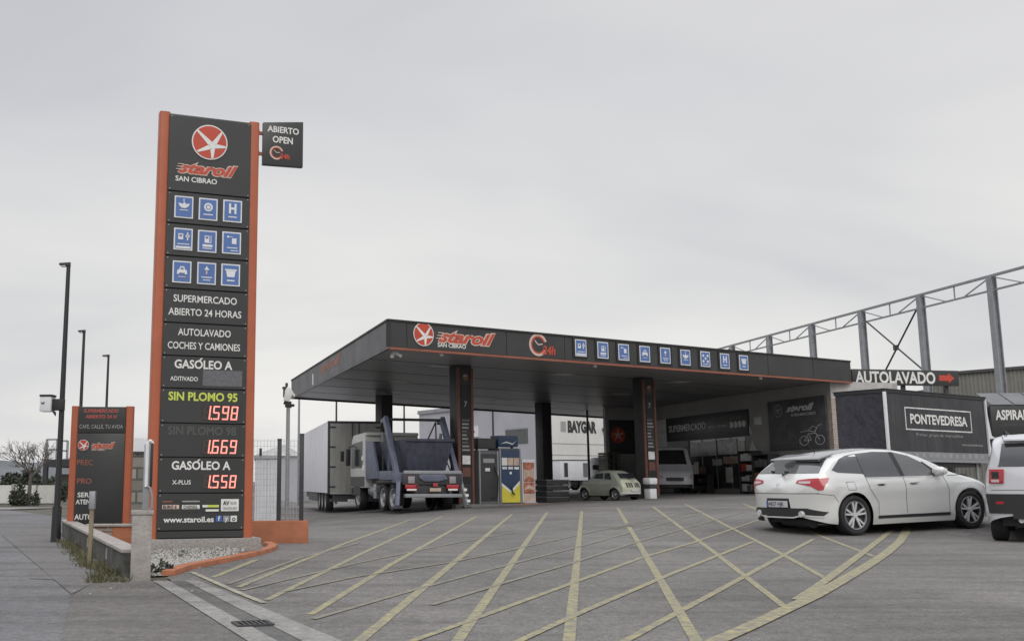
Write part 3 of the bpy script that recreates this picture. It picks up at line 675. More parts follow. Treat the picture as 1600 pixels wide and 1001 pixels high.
# concrete pillar with sliding gate rail
p = G(219, 906); PIL = Thing('gate_pillar', 'square pale concrete pillar with a capped top carrying a steel gate post', 'pillar', p, R(12))
h = PIL.uz(219, 797)[1]; hw = .094
mb = MB('concrete'); mb.box(-hw, hw, 0, hw * 2, -.05, h - .04); mb.box(-hw * 1.13, hw * 1.13, -hw * .13, hw * 2.13, h - .04, h); mb.build('pillar', PIL, bevel=.010)
a = PIL.uz(224, 760)[1]; zt2 = PIL.uz(230, 688)[1]
mb = MB('steel_grey'); mb.box(-.005, .058, .06, .12, h, zt2 - .03); gp = mb.build('gate_post', PIL, bevel=.006)
mb = MB('white_cool'); mb.tube((.026, .055, a), (.026, .055, zt2 - .03), .018, n=10); mb.path([(.026, .055, zt2 - .03), (.035, .055, zt2), (.065, .055, zt2), (.075, .055, zt2 - .03)], .014, 8); mb.build('guide_tube', gp, smooth=True)
mb = MB('black_plastic'); mb.box(.058, .082, .04, .08, a, zt2 - .02); mb.build('buffer', gp, bevel=.004)
mb = MB('steel_grey'); mb.path([(.02, .05, a + .02), (.06, .05, a - .01), (.085, .05, a - .1), (.085, .05, h + .02), (.06, .06, h)], .012, 8); mb.build('handle', gp, smooth=True)

# low roadside wall
wa, wb = Vector((*g2(205, 903), 0)), Vector((P(107, 755, 18.4).x, 18.4, gz(-5.4, 18.4)))
d = (wb - wa); Lw = d.length
RW = Thing('roadside_wall', 'low weathered block wall with a pale coping running along the road', 'wall', wa, math.atan2(d.y, d.x) - math.pi)
mb = MB('concrete_dark'); mb.box(-Lw, .0, -.075, .075, -.1, .24); mb.build('wall_body', RW)
mb = MB('concrete')
nseg = 9
for i in range(nseg): mb.box(-Lw + i * Lw / nseg + .006, -Lw + (i + 1) * Lw / nseg - .006, -.10, .10, .24, .275)
mb.build('coping', RW, bevel=.006)
mb = MB('concrete')
for i in range(2): mb.box(-1.6 - i * 2.3, -1.5 - i * 2.3, -.079, -.07, .08, .2)
mb.build('vent_plate', RW)
# inner orange wall behind it
q = Vector((*g2(140, 853)[:2], 0)); IW = Thing('planter_wall', 'low wall, half brown brick and half orange, between the two totems', 'wall', Vector((P(140, 755, 15.6).x, 15.6, 0)), R(2))
ww = IW.uz(231, 755)[0]; wm = IW.uz(178, 755)[0]; hh = IW.uz(170, 822)[1]
mb = MB('brick_brown'); mb.box(0, wm, 0, .16, -.1, hh); mb.build('brick_section', IW)
mb = MB('orange_wall'); mb.box(wm, ww, -.004, .164, -.1, hh); mb.build('painted_section', IW, bevel=.01)
mb = MB('concrete'); mb.box(-.03, ww, -.03, .19, hh, hh + .035); mb.build('coping', IW, bevel=.006)

# grass tufts along the wall foot
mb = MB(); random.seed(11)
def tuft(x, y, h, n, sp):
    for i in range(n):
        a = random.uniform(0, 6.283); r = random.random() * sp; b = Vector((x + r * math.cos(a), y + r * math.sin(a), 0)); b.z = gz(b.x, b.y) - .01
        t = b + Vector((random.gauss(0, .35) * h, random.gauss(0, .35) * h, h * random.uniform(.5, 1.15))); m_ = b + (t - b) * .55 + Vector((0, 0, h * .12)); w_ = Vector((random.uniform(-1, 1), random.uniform(-1, 1), 0)).normalized() * .0045
        mb.add([b - w_, b + w_, m_ + w_ * .8, t, m_ - w_ * .8], [(0, 1, 2, 3, 4)], random.choice(('grass_blade', 'grass_blade', 'grass_dry')))
for i in range(58):
    t = random.random() ** 1.3; c = wa + d * (t * .75); nrm = Vector((-d.y, d.x, 0)).normalized() * (.10 + random.random() * .26 * (1 - t * .5)); c = c + nrm * (1 if nrm.x < 0 else -1)
    tuft(c.x, c.y, random.uniform(.03, .11), 30, .12)
for i in range(16): q = G(random.uniform(148, 200), random.uniform(896, 913)); tuft(q.x, q.y, random.uniform(.05, .10), 42, .09)
o = mb.build('grass'); base(o, 'stuff'); tag(o, 'ragged grass growing along the foot of the roadside wall', 'grass')

random.seed(9); mb = MB()
for i in range(170):
    q = G(random.choice((random.uniform(100, 240), random.uniform(230, 330), random.uniform(140, 205))), random.uniform(884, 930)); s_ = random.uniform(.008, .022); a_ = random.uniform(0, 6.28)
    u_ = Vector((math.cos(a_), math.sin(a_), random.uniform(-.2, .2))) * s_; v_ = Vector((-math.sin(a_), math.cos(a_), random.uniform(-.2, .3))) * s_ * .5; q = q + Vector((0, 0, .016))
    mb.add([q - u_, q - v_, q + u_, q + v_], [(0, 1, 2, 3)], random.choice(('wood_old', 'bark', 'grass_dry', 'gravel_white')))
o = mb.build('dead_leaves'); base(o, 'stuff'); tag(o, 'dead leaves and grit scattered round the concrete pillar foot', 'leaves')
# wooden stake with a grey box
p = G(140, 882); ST = Thing('marker_post', 'thin weathered wooden stake with a grey box on top beside the roadside wall', 'post', p, 0)
zt3 = ST.uz(141, 795)[1]; mb = MB('wood_old'); mb.box(-.022, .022, -.02, .02, -.05, zt3 + .02); mb.build('stake', ST, bevel=.003)
mb = MB('steel_grey'); z1_ = ST.uz(141, 767)[1]; mb.box(-.03, .035, -.035, .03, zt3, z1_); mb.build('box', ST, bevel=.006)

# orange wall with mesh fence, right of the totem
OW = Thing('orange_wall', 'low orange rendered wall right of the tall totem', 'wall', Vector((P(388, 755, 15.9).x, 15.9, 0)), R(9))
wx = OW.uz(482, 830)[0]; hz = OW.uz(440, 813)[1]
mb = MB('orange_wall'); mb.box(0, wx, 0, .22, -.1, hz); mb.build('wall_body', OW, bevel=.015)
FE = Thing('mesh_fence', 'pale wire mesh fence with two dark posts standing on the orange wall', 'fence', OW.M @ Vector((0, .11, hz)), R(9))
def fx(px, py): return FE.uz(px, py)
for px, py in ((437, 687), (472, 679)):
    x, z = fx(px, py); mb = MB('steel_dark'); mb.box(x - .032, x + .032, -.03, .03, 0, z); mb.box(x - .036, x + .036, -.034, .034, z, z + .02); mb.build('fence_post', FE, bevel=.006)
mb = MB('mesh_wire'); x0 = .03; x1 = fx(472, 700)[0]; zt4 = fx(440, 686)[1]
x = x0
while x < x1: mb.box(x - .0022, x + .0022, -.0022, .0022, .02, zt4); x += .052
z = .03
while z <= zt4 + .01: mb.box(x0, x1, -.0036, -.0023, z - .002, z + .002); z += .085
mb.build('wire_panel', FE)
mb = MB('steel_dark'); a = fx(407, 706); mb.box(a[0] - .02, a[0] + .02, -.06, -.01, a[1] - .06, a[1] + .06); mb.build('clip_box', FE, bevel=.004)

# camera mast
p = OW.M @ Vector((OW.uz(452, 810)[0], .50, 0)); MA = Thing('camera_mast', 'thin grey mast with a white floodlight and dark camera on top, behind the mesh fence', 'mast', p, R(9))
z1 = MA.uz(451, 630)[1]; mb = MB('steel_grey'); mb.tube((0, 0, -.05), (0, 0, z1), .036, .03, 12); mb.build('pole', MA, smooth=True)
s = z1 / 2.0
mb = MB('black_plastic'); mb.box(-.05, .05, -.05, .05, z1 - .06, z1 + .03); mb.tube((-.07, 0, z1 + .02), (.06, 0, z1 - .05), .03); mb.box(.03, .10, -.03, .03, z1 - .05, z1 - .01); mb.build('clamp', MA, bevel=.006)
mb = MB('lens_white'); mb.prism([(-.075, z1 + .04), (.01, z1 + .02), (.05, z1 + .12), (.085, z1 + .16), (.03, z1 + .24), (-.02, z1 + .27), (-.06, z1 + .20)], -.08, .06); mb.prism([(.04, z1 + .13), (.10, z1 + .10), (.11, z1 + .14), (.05, z1 + .18)], -.06, .04); fl = mb.build('floodlight', MA, bevel=.018)
mb = MB('steel_dark'); mb.box(-.085, -.055, -.02, .02, z1 + .10, z1 + .27); mb.tube((-.03, 0, z1 + .18), (-.03, 0, z1 + .33), .022); mb.tube((-.1, 0, z1 + .25), (-.02, 0, z1 + .24), .018); mb.build('camera', MA)

# ------------------------------------------------------------------ street lamps
def lamp(px_base, py_base, px_top, py_top, Y, arm, r, label, box=False):
    b = P(px_base, 755, Y); b.z = gz(b.x, Y); LT = Thing('street_lamp', label, 'street lamp', b, 0, 'street lamps along the road')
    z = LT.uz(px_top, py_top)[1]
    mb = MB('pole_black'); mb.tube((0, 0, -.1), (0, 0, z), r, r * .62, 14); mb.tube((0, 0, -.02), (0, 0, .55), r * 1.5, r * 1.35, 14); mb.build('pole', LT, smooth=True)
    mb = MB('pole_black'); mb.hexa([(-arm, -.06, z - .01), (.03, -.03, z - .03), (.03, .03, z - .03), (-arm, .06, z - .01), (-arm, -.06, z + .025), (.03, -.03, z + .045), (.03, .03, z + .045), (-arm, .06, z + .025)]); hd = mb.build('lamp_head', LT, bevel=.008)
    mb = MB('lens_white'); mb.box(-arm + .02, -arm * .3, -.045, .045, z - .026, z - .012); mb.build('lens', hd)
    return LT, z
LT, z = lamp(91, 842, 105.5, 414, 16.3, .14, .052, 'tall black street lamp nearest the viewer, carrying a white junction box')
lamp(121, 0, 124, 518, 23.5, .13, .05, 'black street lamp rising right behind the low advert totem, second nearest')
lamp(161.5, 0, 163.5, 556, 29.5, .17, .05, 'farthest and shortest looking street lamp above the low totem')
p = LT.M @ Vector((0, 0, 0)); JB = Thing('junction_box', 'white roadside box with a dark lid strapped to the tall black lamp post', 'box', LT.M @ Vector((-.05, -.02, LT.uz(80, 643)[1])), R(-6))
hh = .255; mb = MB('white_cool'); mb.box(-.27, -.085, -.10, .08, .0, hh - .02); bx_ = mb.build('housing', JB, bevel=.008)
mb = MB('black_plastic'); mb.box(-.275, -.075, -.11, .09, hh - .02, hh + .012); mb.build('lid', JB, bevel=.005)
mb = MB('black_plastic'); mb.disc(-.215, .14, .026, -.108, -.099, 'black_plastic', 16); mb.disc(-.215, .155, .02, -.112, -.104, 'white_cool', 14); mb.build('lens', JB)
mb = MB('black_plastic'); mb.box(-.09, .09, -.05, .05, .02, .2); mb.prism([(-.09, .0), (-.04, .0), (-.04, -.07)], -.02, .02); mb.build('bracket', JB, bevel=.004)
# ------------------------------------------------------------------ canopy
UZ = 5.35
def at_z(px, py, z):
    d = ray(px, py); t = (z - EYE) / d.z; return Vector((d.x * t, d.y * t, z))
FL = at_z(606, 543.5, UZ); FR = at_z(1331, 597.5, UZ); BL = at_z(455, 622, UZ); BR = at_z(995, 656, UZ)
BR = BR + (BR - BL).normalized() * 9
th = math.atan2(FR.y - FL.y, FR.x - FL.x)
colA = Vector((3.45, 39.5, 0)); colA.z = gz(colA.x, colA.y)
CA = Thing('canopy', 'large dark flat petrol station canopy on four columns with red lettering and blue icons', 'canopy', colA, th)
l2 = lambda p: CA.l(p)
ft = FH = .985
cz0 = UZ - colA.z
fl, fr, bl, br = [l2(p) for p in (FL, FR, BL, BR)]
poly = [(p.x, p.y) for p in (fl, fr, br, bl)]
cen = (sum(p[0] for p in poly) / 4, sum(p[1] for p in poly) / 4)
def inset(k):
    r = []
    for x, y in poly:
        d = Vector((cen[0] - x, cen[1] - y)); r.append((x + d.x / d.length * k, y + d.y / d.length * k))
    return r
mb = MB('steel_dark'); mb.prism(inset(.25), cz0 + .12, cz0 + FH - .12, plane='xy'); mb.build('roof', CA)
# ceiling of long metal planks
def plank_mat():
    m = mat('ceiling_planks', (.29, .29, .29), .36, var=.14, scale=.7, stretch=(.25, 3.0, 1))
    t = m.node_tree; b = t.nodes['Principled BSDF']
    c = t.nodes.new('ShaderNodeTexCoord'); wv = t.nodes.new('ShaderNodeTexWave'); wv.wave_type = 'BANDS'; wv.bands_direction = 'Y'; wv.wave_profile = 'SAW'; wv.inputs['Scale'].default_value = 1.05
    t.links.new(c.outputs['Object'], wv.inputs['Vector']); bp = t.nodes.new('ShaderNodeBump'); bp.inputs['Strength'].default_value = .55; bp.inputs['Distance'].default_value = .02
    t.links.new(wv.outputs['Fac'], bp.inputs['Height']); t.links.new(bp.outputs[0], b.inputs['Normal'])
plank_mat()
mb = MB('ceiling_planks'); mb.prism(inset(.10), cz0 + .06, cz0 + .12, plane='xy'); mb.build('ceiling', CA)
def fascia(a, b, m, t=.09, inward=1, name='fascia', seam_at=(), trim=None):
    d = (b - a); Ld = d.length; d.normalize(); n = Vector((-d.y, d.x, 0)) * inward
    mb = MB(m)
    def seg(s0, s1, o0, o1, z0, z1, mm): mb.hexa([a + d * s + n * o for s, o in ((s0, o0), (s1, o0), (s1, o1), (s0, o1))] and [(a + d * s0 + n * o0) + Vector((0, 0, z0)), (a + d * s1 + n * o0) + Vector((0, 0, z0)), (a + d * s1 + n * o1) + Vector((0, 0, z0)), (a + d * s0 + n * o1) + Vector((0, 0, z0)),
        (a + d * s0 + n * o0) + Vector((0, 0, z1)), (a + d * s1 + n * o0) + Vector((0, 0, z1)), (a + d * s1 + n * o1) + Vector((0, 0, z1)), (a + d * s0 + n * o1) + Vector((0, 0, z1))], mm)
    cuts = [0] + [s for s in seam_at if .05 < s < Ld - .05] + [Ld]
    for s0, s1 in zip(cuts, cuts[1:]): seg(s0 + .012, s1 - .012, 0, t, .06, FH - .07, m)
    seg(0, Ld, .02, t + .02, .05, FH - .06, 'fascia_seam')
    seg(0, Ld, -.03, t + .05, FH - .07, FH, 'fascia_seam')
    o = mb.build(name, CA)
    mb = MB(trim); seg(-.02, Ld + .02, -.02, t - .02, -.035, .045, trim); mb.build('fascia_trim', CA)
    return o
sx = lambda px: CA.uz(px, 570, fl.y)[0] - fl.x
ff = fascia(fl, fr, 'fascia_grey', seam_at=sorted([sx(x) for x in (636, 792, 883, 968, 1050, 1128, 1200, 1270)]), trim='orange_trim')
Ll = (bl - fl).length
fs = fascia(fl, bl, 'fascia_side_lit', inward=-1, seam_at=[Ll * k / 8 for k in range(1, 8)], trim='fascia_side_lit')
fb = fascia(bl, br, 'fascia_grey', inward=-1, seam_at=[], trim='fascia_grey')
YF = fl.y - .004
mb = MB(); c = CA.uz(661.5, 522, YF); r = CA.uz(661.5, 503.5, YF)[1] - c[1]; star_logo(mb, CA, c, r, YF - .02); mb.build('logo', ff)
mb = MB(); a = CA.uz(684, 535, YF); b = CA.uz(775, 539, YF); brandtext(mb, a[0], (a[1] + b[1]) / 2, CA.uz(700, 517, YF)[1] - CA.uz(700, 535.5, YF)[1], b[0] - a[0], YF); mb.build('lettering', ff)
mb = MB(); quadtext(mb, CA, 'SAN CIBRAO', (684, 541.5), (728, 544.5), 6, 'white_vinyl', YF); mb.build('lettering', ff)
mb = MB(); c = CA.uz(841, 538.5, YF); clock_logo(mb, c[0], c[1], CA.uz(841, 521, YF)[1] - c[1], YF); mb.build('logo', ff)
ic = [(906.5, 543.5), (941, 547), (973.5, 550.2), (1006.5, 553), (1038.5, 555.5), (1070, 558.5), (1101, 561), (1131.5, 564), (1161, 566.5)]
for (px, py), k in zip(ic, ('pump', 'pumphose', 'spray', 'car', 'wash', 'tap', 'cross', 'H', 'basket')):
    c = CA.uz(px, py, YF); h = CA.uz(px, py - 13 + (px - 906) * .006, YF)[1] - c[1]
    icon(k, c[0], c[1], h * 1.72, h * 2, YF - .028, ff, 'fascia_seam')
# lettering on the left side board, in its own plane
dside = (bl - fl).normalized()
def side_text(px0, px1, z0, h, s, m):
    th2 = math.atan2(-(BL - FL).y, -(BL - FL).x); H = Thing('tmp', '', '', BL, th2)
    a = H.uz(px0, 580); b = H.uz(px1, 580); mb = MB(); mb.text(s, a[0], z0, h, b[0] - a[0], -.006, m, .05, .35)
    o = mb.build('lettering'); M_ = CA.I @ H.M; o.data.transform(M_); o.parent = fs; bpy.data.objects.remove(H.o); return o
side_text(500, 532, .42, .40, 'staroil', 'orange_trim')
th2 = math.atan2(-(BL - FL).y, -(BL - FL).x); H = Thing('tmp', '', '', BL, th2); a = H.uz(488, 590); mb = MB('white_cool'); mb.box(a[0], a[0] + .30, -.006, .01, .10, .62); o = mb.build('panel', None); o.data.transform(CA.I @ H.M); o.parent = fs; bpy.data.objects.remove(H.o)
mb = MB('steel_dark')
for k in range(1, 6):
    p_ = fl + (bl - fl) * (k / 6); q_ = fr + (br - fr) * (k / 6); d_ = (q_ - p_); p_ = p_ + d_ * .01; q_ = q_ - d_ * .01
    mb.bar((p_.x, p_.y, cz0 + .058), (q_.x, q_.y, cz0 + .058), .05, .012)
mb.build('ceiling_joint', CA)
# columns
def column(p, wdt, rich):
    q = l2(Vector((p[0], p[1], 0))); zg = gz(p[0], p[1]) - colA.z; h = wdt / 2
    mb = MB('dark_column'); mb.box(q.x - h, q.x + h, q.y - h, q.y + h, zg - .1, cz0 + .055); c = mb.build('column', CA, bevel=.03)
    mb = MB('steel_dark'); mb.box(q.x - h - .05, q.x + h + .05, q.y - h - .05, q.y + h + .05, zg - .1, zg + .16); mb.build('column_foot', c, bevel=.015)
    if rich:
        for s in (-1, 1):
            mb = MB('rust_trim'); mb.box(q.x + s * h - .055, q.x + s * h + .055, q.y - h - .03, q.y - h + .06, zg + .16, cz0 - .05); mb.build('column_trim', c, bevel=.01)
        mb = MB('fascia_seam'); mb.box(q.x - h + .10, q.x + h - .10, q.y - h - .02, q.y - h + .02, zg + .9, cz0 - .7); pn = mb.build('column_panel', c)
        y = q.y - h - .024; x0 = q.x - h + .13; ww = wdt - .26
        mb = MB(); mb.disc(q.x, cz0 - .42, .15, y, y + .02, 'rust_trim', 20); mb.text('*', q.x, cz0 - .62, .28, None, y - .004, 'grey_vinyl', .03, 0, 'C'); mb.build('logo', c)
        mb = MB(); mb.text('7', q.x, zg + 3.80, .20, None, y, 'grey_vinyl', .02, 0, 'C'); mb.build('lettering', c)
        mb = MB(); mb.box(x0 - .02, x0 + ww + .02, y + .002, y + .006, zg + 2.06, zg + 3.38, 'sign_black_dull')
        for k in range(9):
            z = zg + 3.25 - k * .14; mb.box(x0, x0 + ww * random.uniform(.55, 1), y - .001, y + .003, z, z + .055, 'grey_vinyl' if k % 3 else 'led_grey')
        mb.build('price_list', c)
        for za, zb2, m in ((1.62, 1.95, 'poster_grey'), (1.15, 1.5, 'rust_trim')): mb = MB(m); mb.box(x0, x0 + ww, y - .002, y + .003, zg + za, zg + zb2); mb.build('notice', c)
    return c
dA = (FR - FL); dA.z = 0; dA.normalize()
column((3.45, 39.5), .62, True); column((11.75, 44.15), .62, True); column((.66, 52.8), .66, False); column((9.75, 58.2), .66, False)
# flush lamps and small spotlights under the front edge
for u, v in ((.15, .2), (.4, .2), (.68, .2), (.15, .5), (.42, .5), (.7, .5), (.2, .8), (.5, .8)):
    q_ = fl + (fr - fl) * u + (bl - fl) * v; x, y = q_.x, q_.y; mb = MB('ceiling_lamp'); mb.box(x - .45, x + .45, y - .3, y + .3, cz0 + .045, cz0 + .062); mb.build('ceiling_light', CA, bevel=.004)
for px, py in ((690, 553), (930, 574.5), (1188, 583.5)):
    a = CA.uz(px, py, fl.y + .25); mb = MB('lens_white'); mb.lathe((a[0], fl.y + .25, cz0 - .02), [(0, -.10), (.06, -.08), (.075, 0), (.05, .06), (.03, .09)], 14, axis='z'); mb.build('spotlight', CA, smooth=True)
a = CA.uz(612, 552, fl.y + .5); SC = Thing('security_camera', 'pair of small white cameras hanging under the near corner of the canopy', 'camera', CA.M @ Vector((a[0] + .1, fl.y + .5, cz0 + .06)), th)
mb = MB('lens_white'); mb.box(-.02, .02, -.02, .02, -.12, 0); mb.build('bracket', SC)
mb = MB('lens_white'); mb.bar((-.02, .0, -.12), (-.16, -.10, -.30), .10, .10); mb.build('camera_body', SC, bevel=.02)
mb = MB('lens_white'); mb.bar((.02, .0, -.10), (.22, -.12, -.26), .10, .10); mb.build('camera_body', SC, bevel=.02)

# ------------------------------------------------------------------ shop beside the canopy
Sdir = Vector((-.226, .974, 0)); S0 = at_z(1297, 598, UZ - .02); S0.z = .36
SH = Thing('shop', 'grey petrol station shop with dark banners and brick pier under the canopy', 'building', S0, math.atan2(-Sdir.y, -Sdir.x))
HS = UZ - S0.z + .05
uend = SH.uz(1012, 700)[0]
mb = MB('shop_wall')
door = (SH.uz(1050, 720)[0], SH.uz(1075, 720)[0]); win = (SH.uz(1076, 720)[0], SH.uz(1166, 720)[0])
# wall with real openings: pieces around door and window
u0 = uend; zs = 2.95; zd = 2.6
mb.box(u0, door[0], 0, .3, -.4, HS); mb.box(door[0], door[1], 0, .3, zd, HS); mb.box(win[0], win[1], 0, .3, zs, HS); mb.box(win[0], win[1], 0, .3, -.4, .25); mb.box(door[1], win[0], 0, .3, -.4, HS) ; mb.box(win[1], -.02, 0, .3, -.4, HS)
mb.build('front_wall', SH)
mb = MB('plaster'); mb.box(-.02, .0, .0, 3.2, -.4, HS); mb.box(-.012, .012, -.02, 3.2, 4.30, HS); mb.build('end_wall', SH)
mb = MB('brick'); mb.box(-.25, .03, -.035, 1.15, -.4, 4.30); mb.build('brick_pier', SH)
mb = MB('shop_wall'); mb.box(u0 - .3, u0, -2.7, 3.5, -.4, HS); mb.box(u0, -.02, 3.2, 3.5, -.4, HS); mb.build('rear_wall', SH)
mb = MB('floor_dark'); mb.box(u0, -.02, .3, 3.2, -.02, .02); mb.build('floor', SH)
def glazing(a, b, z0, z1, nx, nz, name):
    mb = MB('steel_grey'); t = .05
    mb.box(a, b, .03, .11, z0, z0 + t); mb.box(a, b, .03, .11, z1 - t, z1)
    for i in range(nx + 1): x = a + (b - a) * i / nx; mb.box(x - t / 2, x + t / 2, .028, .112, z0, z1)
    for i in range(1, nz): z = z0 + (z1 - z0) * i / nz; mb.box(a, b, .032, .108, z - t / 2, z + t / 2)
    o = mb.build(name, SH); mb = MB('shop_glass'); mb.box(a, b, .06, .075, z0, z1); mb.build('glass', o); return o
glazing(door[0], door[1], -.35, zd, 2, 1, 'door'); gw = glazing(win[0], win[1], .25, zs, 4, 1, 'shop_window')
def board(px0, px1, pyl, pyr, y, m, name, t=.06):
    """flat board on the front wall: left x, right x, (top,bottom) at the left, (top,bottom) at the right end"""
    a = SH.uz(px0, (pyl[0] + pyl[1]) / 2, y)[0]; b = SH.uz(px1, (pyr[0] + pyr[1]) / 2, y)[0]
    za = [SH.uz(px0, v, y)[1] for v in pyl]; zb_ = [SH.uz(px1, v, y)[1] for v in pyr]
    z1 = (za[0] + zb_[0]) / 2; z0 = (za[1] + zb_[1]) / 2
    mb = MB(m); mb.box(a, b, y, y + t, z0, z1); return mb.build(name, SH, bevel=.008), a, b, z0, z1
bo, a, b, z0, z1 = board(1041, 1168, (656, 689), (636, 681), -.10, 'sign_black', 'banner', .09)
print('banner', a, b, z0, z1, HS)
def put(parent, *ar): mb = MB(); mb.text(*ar); mb.build('lettering', parent)
put(bo, 'SUPERMERCADO', a + (b - a) * .04, z0 + (z1 - z0) * .40, (z1 - z0) * .26, (b - a) * .48, -.106, 'poster_grey', .03)
put(bo, 'CAFETERIA', a + (b - a) * .60, z0 + (z1 - z0) * .66, (z1 - z0) * .16, (b - a) * .34, -.106, 'clad_grey', .02)
put(bo, 'Abierto 24 horas', a + (b - a) * .55, z0 + (z1 - z0) * .40, (z1 - z0) * .13, (b - a) * .22, -.106, 'poster_grey', .02)
put(bo, 'SAN CIBRAO - OURENSE', a + (b - a) * .06, z0 + (z1 - z0) * .12, (z1 - z0) * .12, (b - a) * .72, -.106, 'clad_grey', .02)
for k in range(4): mb = MB(); mb.disc(b - (b - a) * (.04 + .045 * k), z0 + (z1 - z0) * .46, .17, -.108, -.10, 'poster_grey', 16); mb.build('round_symbol', bo)
po, a, b, z0, z1 = board(1201, 1291, (631, 705), (613, 700), -.09, 'poster_dark', 'poster', .06)
mb = MB(); w_ = b - a; h_ = z1 - z0; y = -.096
mb.disc(a + w_ * .19, z0 + h_ * .80, h_ * .13, y, y + .01, 'grey_vinyl', 28); mb.disc(a + w_ * .19, z0 + h_ * .80, h_ * .11, y - .003, y, 'poster_dark', 28)
for t in (20, 92, 164, 236, 308): mb.prism([(a + w_ * .19 + h_ * .02 * math.cos(R(t + 90)), z0 + h_ * .80 + h_ * .02 * math.sin(R(t + 90))), (a + w_ * .19 + h_ * .115 * math.cos(R(t)), z0 + h_ * .80 + h_ * .115 * math.sin(R(t))), (a + w_ * .19 - h_ * .02 * math.cos(R(t + 90)), z0 + h_ * .80 - h_ * .02 * math.sin(R(t + 90)))], y - .006, y - .002, 'grey_vinyl')
mb.build('logo', po)
put(po, 'staroil', a + w_ * .34, z0 + h_ * .76, h_ * .12, w_ * .48, y, 'poster_grey', .05, .4); put(po, 'SUPERMERCADO', a + w_ * .42, z0 + h_ * .66, h_ * .05, w_ * .42, y, 'poster_grey', .02)
put(po, 'AUTOLAVADO', a + w_ * .10, z0 + h_ * .52, h_ * .045, w_ * .3, y, 'clad_grey', .01); put(po, 'PREMIUM', a + w_ * .55, z0 + h_ * .52, h_ * .05, w_ * .3, y, 'clad_grey', .01)
mb = MB()                                                     # line drawings of a car and a motorbike
def line(pts, m='poster_grey', t=.022):
    for (x0, y0), (x1, y1) in zip(pts, pts[1:]):
        mb.bar((a + w_ * x0, y, z0 + h_ * y0), (a + w_ * x1, y, z0 + h_ * y1), .008, t, m)
line([(.03, .16), (.06, .26), (.14, .28), (.2, .38), (.36, .38), (.44, .28), (.5, .25), (.5, .14), (.03, .14)], 'clad_grey', .03)
for cx in (.13, .40): line([(cx + .05 * math.cos(R(t)), .13 + .07 * math.sin(R(t))) for t in range(0, 361, 30)], 'clad_grey', .03)
for cx in (.62, .88): line([(cx + .075 * math.cos(R(t)), .17 + .09 * math.sin(R(t))) for t in range(0, 361, 30)])
line([(.62, .17), (.70, .30), (.82, .30), (.88, .17)]); line([(.80, .30), (.86, .44), (.92, .46)]); line([(.56, .34), (.68, .36), (.80, .33), (.84, .40), (.78, .44), (.70, .36)]); line([(.70, .30), (.74, .17), (.62, .17)])
mb.build('drawing', po)
# window posters
for px0, px1, l_, r_, m in ((1079, 1119, (692, 713), (688, 711), 'poster_grey'), (1121, 1151, (688, 711), (684, 708), 'poster_grey'), (1113, 1128, (717, 727), (716, 726), 'poster_grey'), (1130, 1158, (714, 725), (711, 723), 'poster_cream'), (1153, 1164, (690, 722), (688, 721), 'price_paper'), (1081, 1092, (722, 752), (721, 752), 'price_paper'), (1095, 1103, (730, 756), (729, 755), 'poster_food'), (1134, 1145, (730, 754), (729, 753), 'price_paper')):
    o_, a_, b_, z0_, z1_ = board(px0, px1, l_, r_, .02, m, 'window_poster', .012)
for k, (px, py) in enumerate(((1176, 697), (1170, 672))):       # small triangular warning plates
    c = SH.uz(px, py, -.03); mb = MB('poster_grey'); mb.prism([(c[0] - .30, c[1] - .22), (c[0] + .30, c[1] - .22), (c[0], c[1] + .3)], -.035, -.01); mb.build('warning_plate', SH)
for px0, px1, l_, r_, m in ((1178, 1190, (652, 664), (650, 662), 'poster_grey'), (1172, 1182, (706, 728), (704, 727), 'price_paper'), (1206, 1216, (712, 730), (711, 729), 'price_paper'), (1190, 1199, (708, 724), (706, 723), 'poster_cream')):
    board(px0, px1, l_, r_, -.03, m, 'wall_notice', .02)
# board over the door and side logo sign
o_, a_, b_, z0_, z1_ = board(1022, 1042, (656, 722), (656, 718), -.06, 'poster_grey', 'door_board', .04)
mb = MB('sign_black'); q = SH.l(P(985, 700, 63)); 
mb.box(u0 + .01, u0 + .08, -2.5, -.15, 2.3, 4.3); sb = mb.build('side_sign', SH, bevel=.01)
mb = MB(); 
def rlogo(cy, cz, r, m, x):
    n = 24; mb.prism([(cy + r * math.cos(2 * math.pi * i / n), cz + r * math.sin(2 * math.pi * i / n)) for i in range(n)], x, x + .012, m, 'yz')
rlogo(-1.95, 3.4, .48, 'logo_red', u0 + .08); 
for t in (20, 92, 164, 236, 308): mb.prism([(-1.95 + .08 * math.cos(R(t + 90)), 3.4 + .08 * math.sin(R(t + 90))), (-1.95 + .44 * math.cos(R(t)), 3.4 + .44 * math.sin(R(t))), (-1.95 - .08 * math.cos(R(t + 90)), 3.4 - .08 * math.sin(R(t + 90)))], u0 + .093, u0 + .10, 'logo_pale', 'yz')
mb.build('logo', sb)
mb = MB('orange_wall'); k0 = SH.uz(1022, 775)[0]; mb.box(SH.uz(1060, 772)[0] , SH.uz(1165, 772)[0], -1.5, -.9, -.3, -.12); kb = mb.build('kerb'); kb.data.transform(SH.M)
for v in kb.data.vertices: pass
tag(kb, 'orange kerb in front of the shop windows', 'kerb')

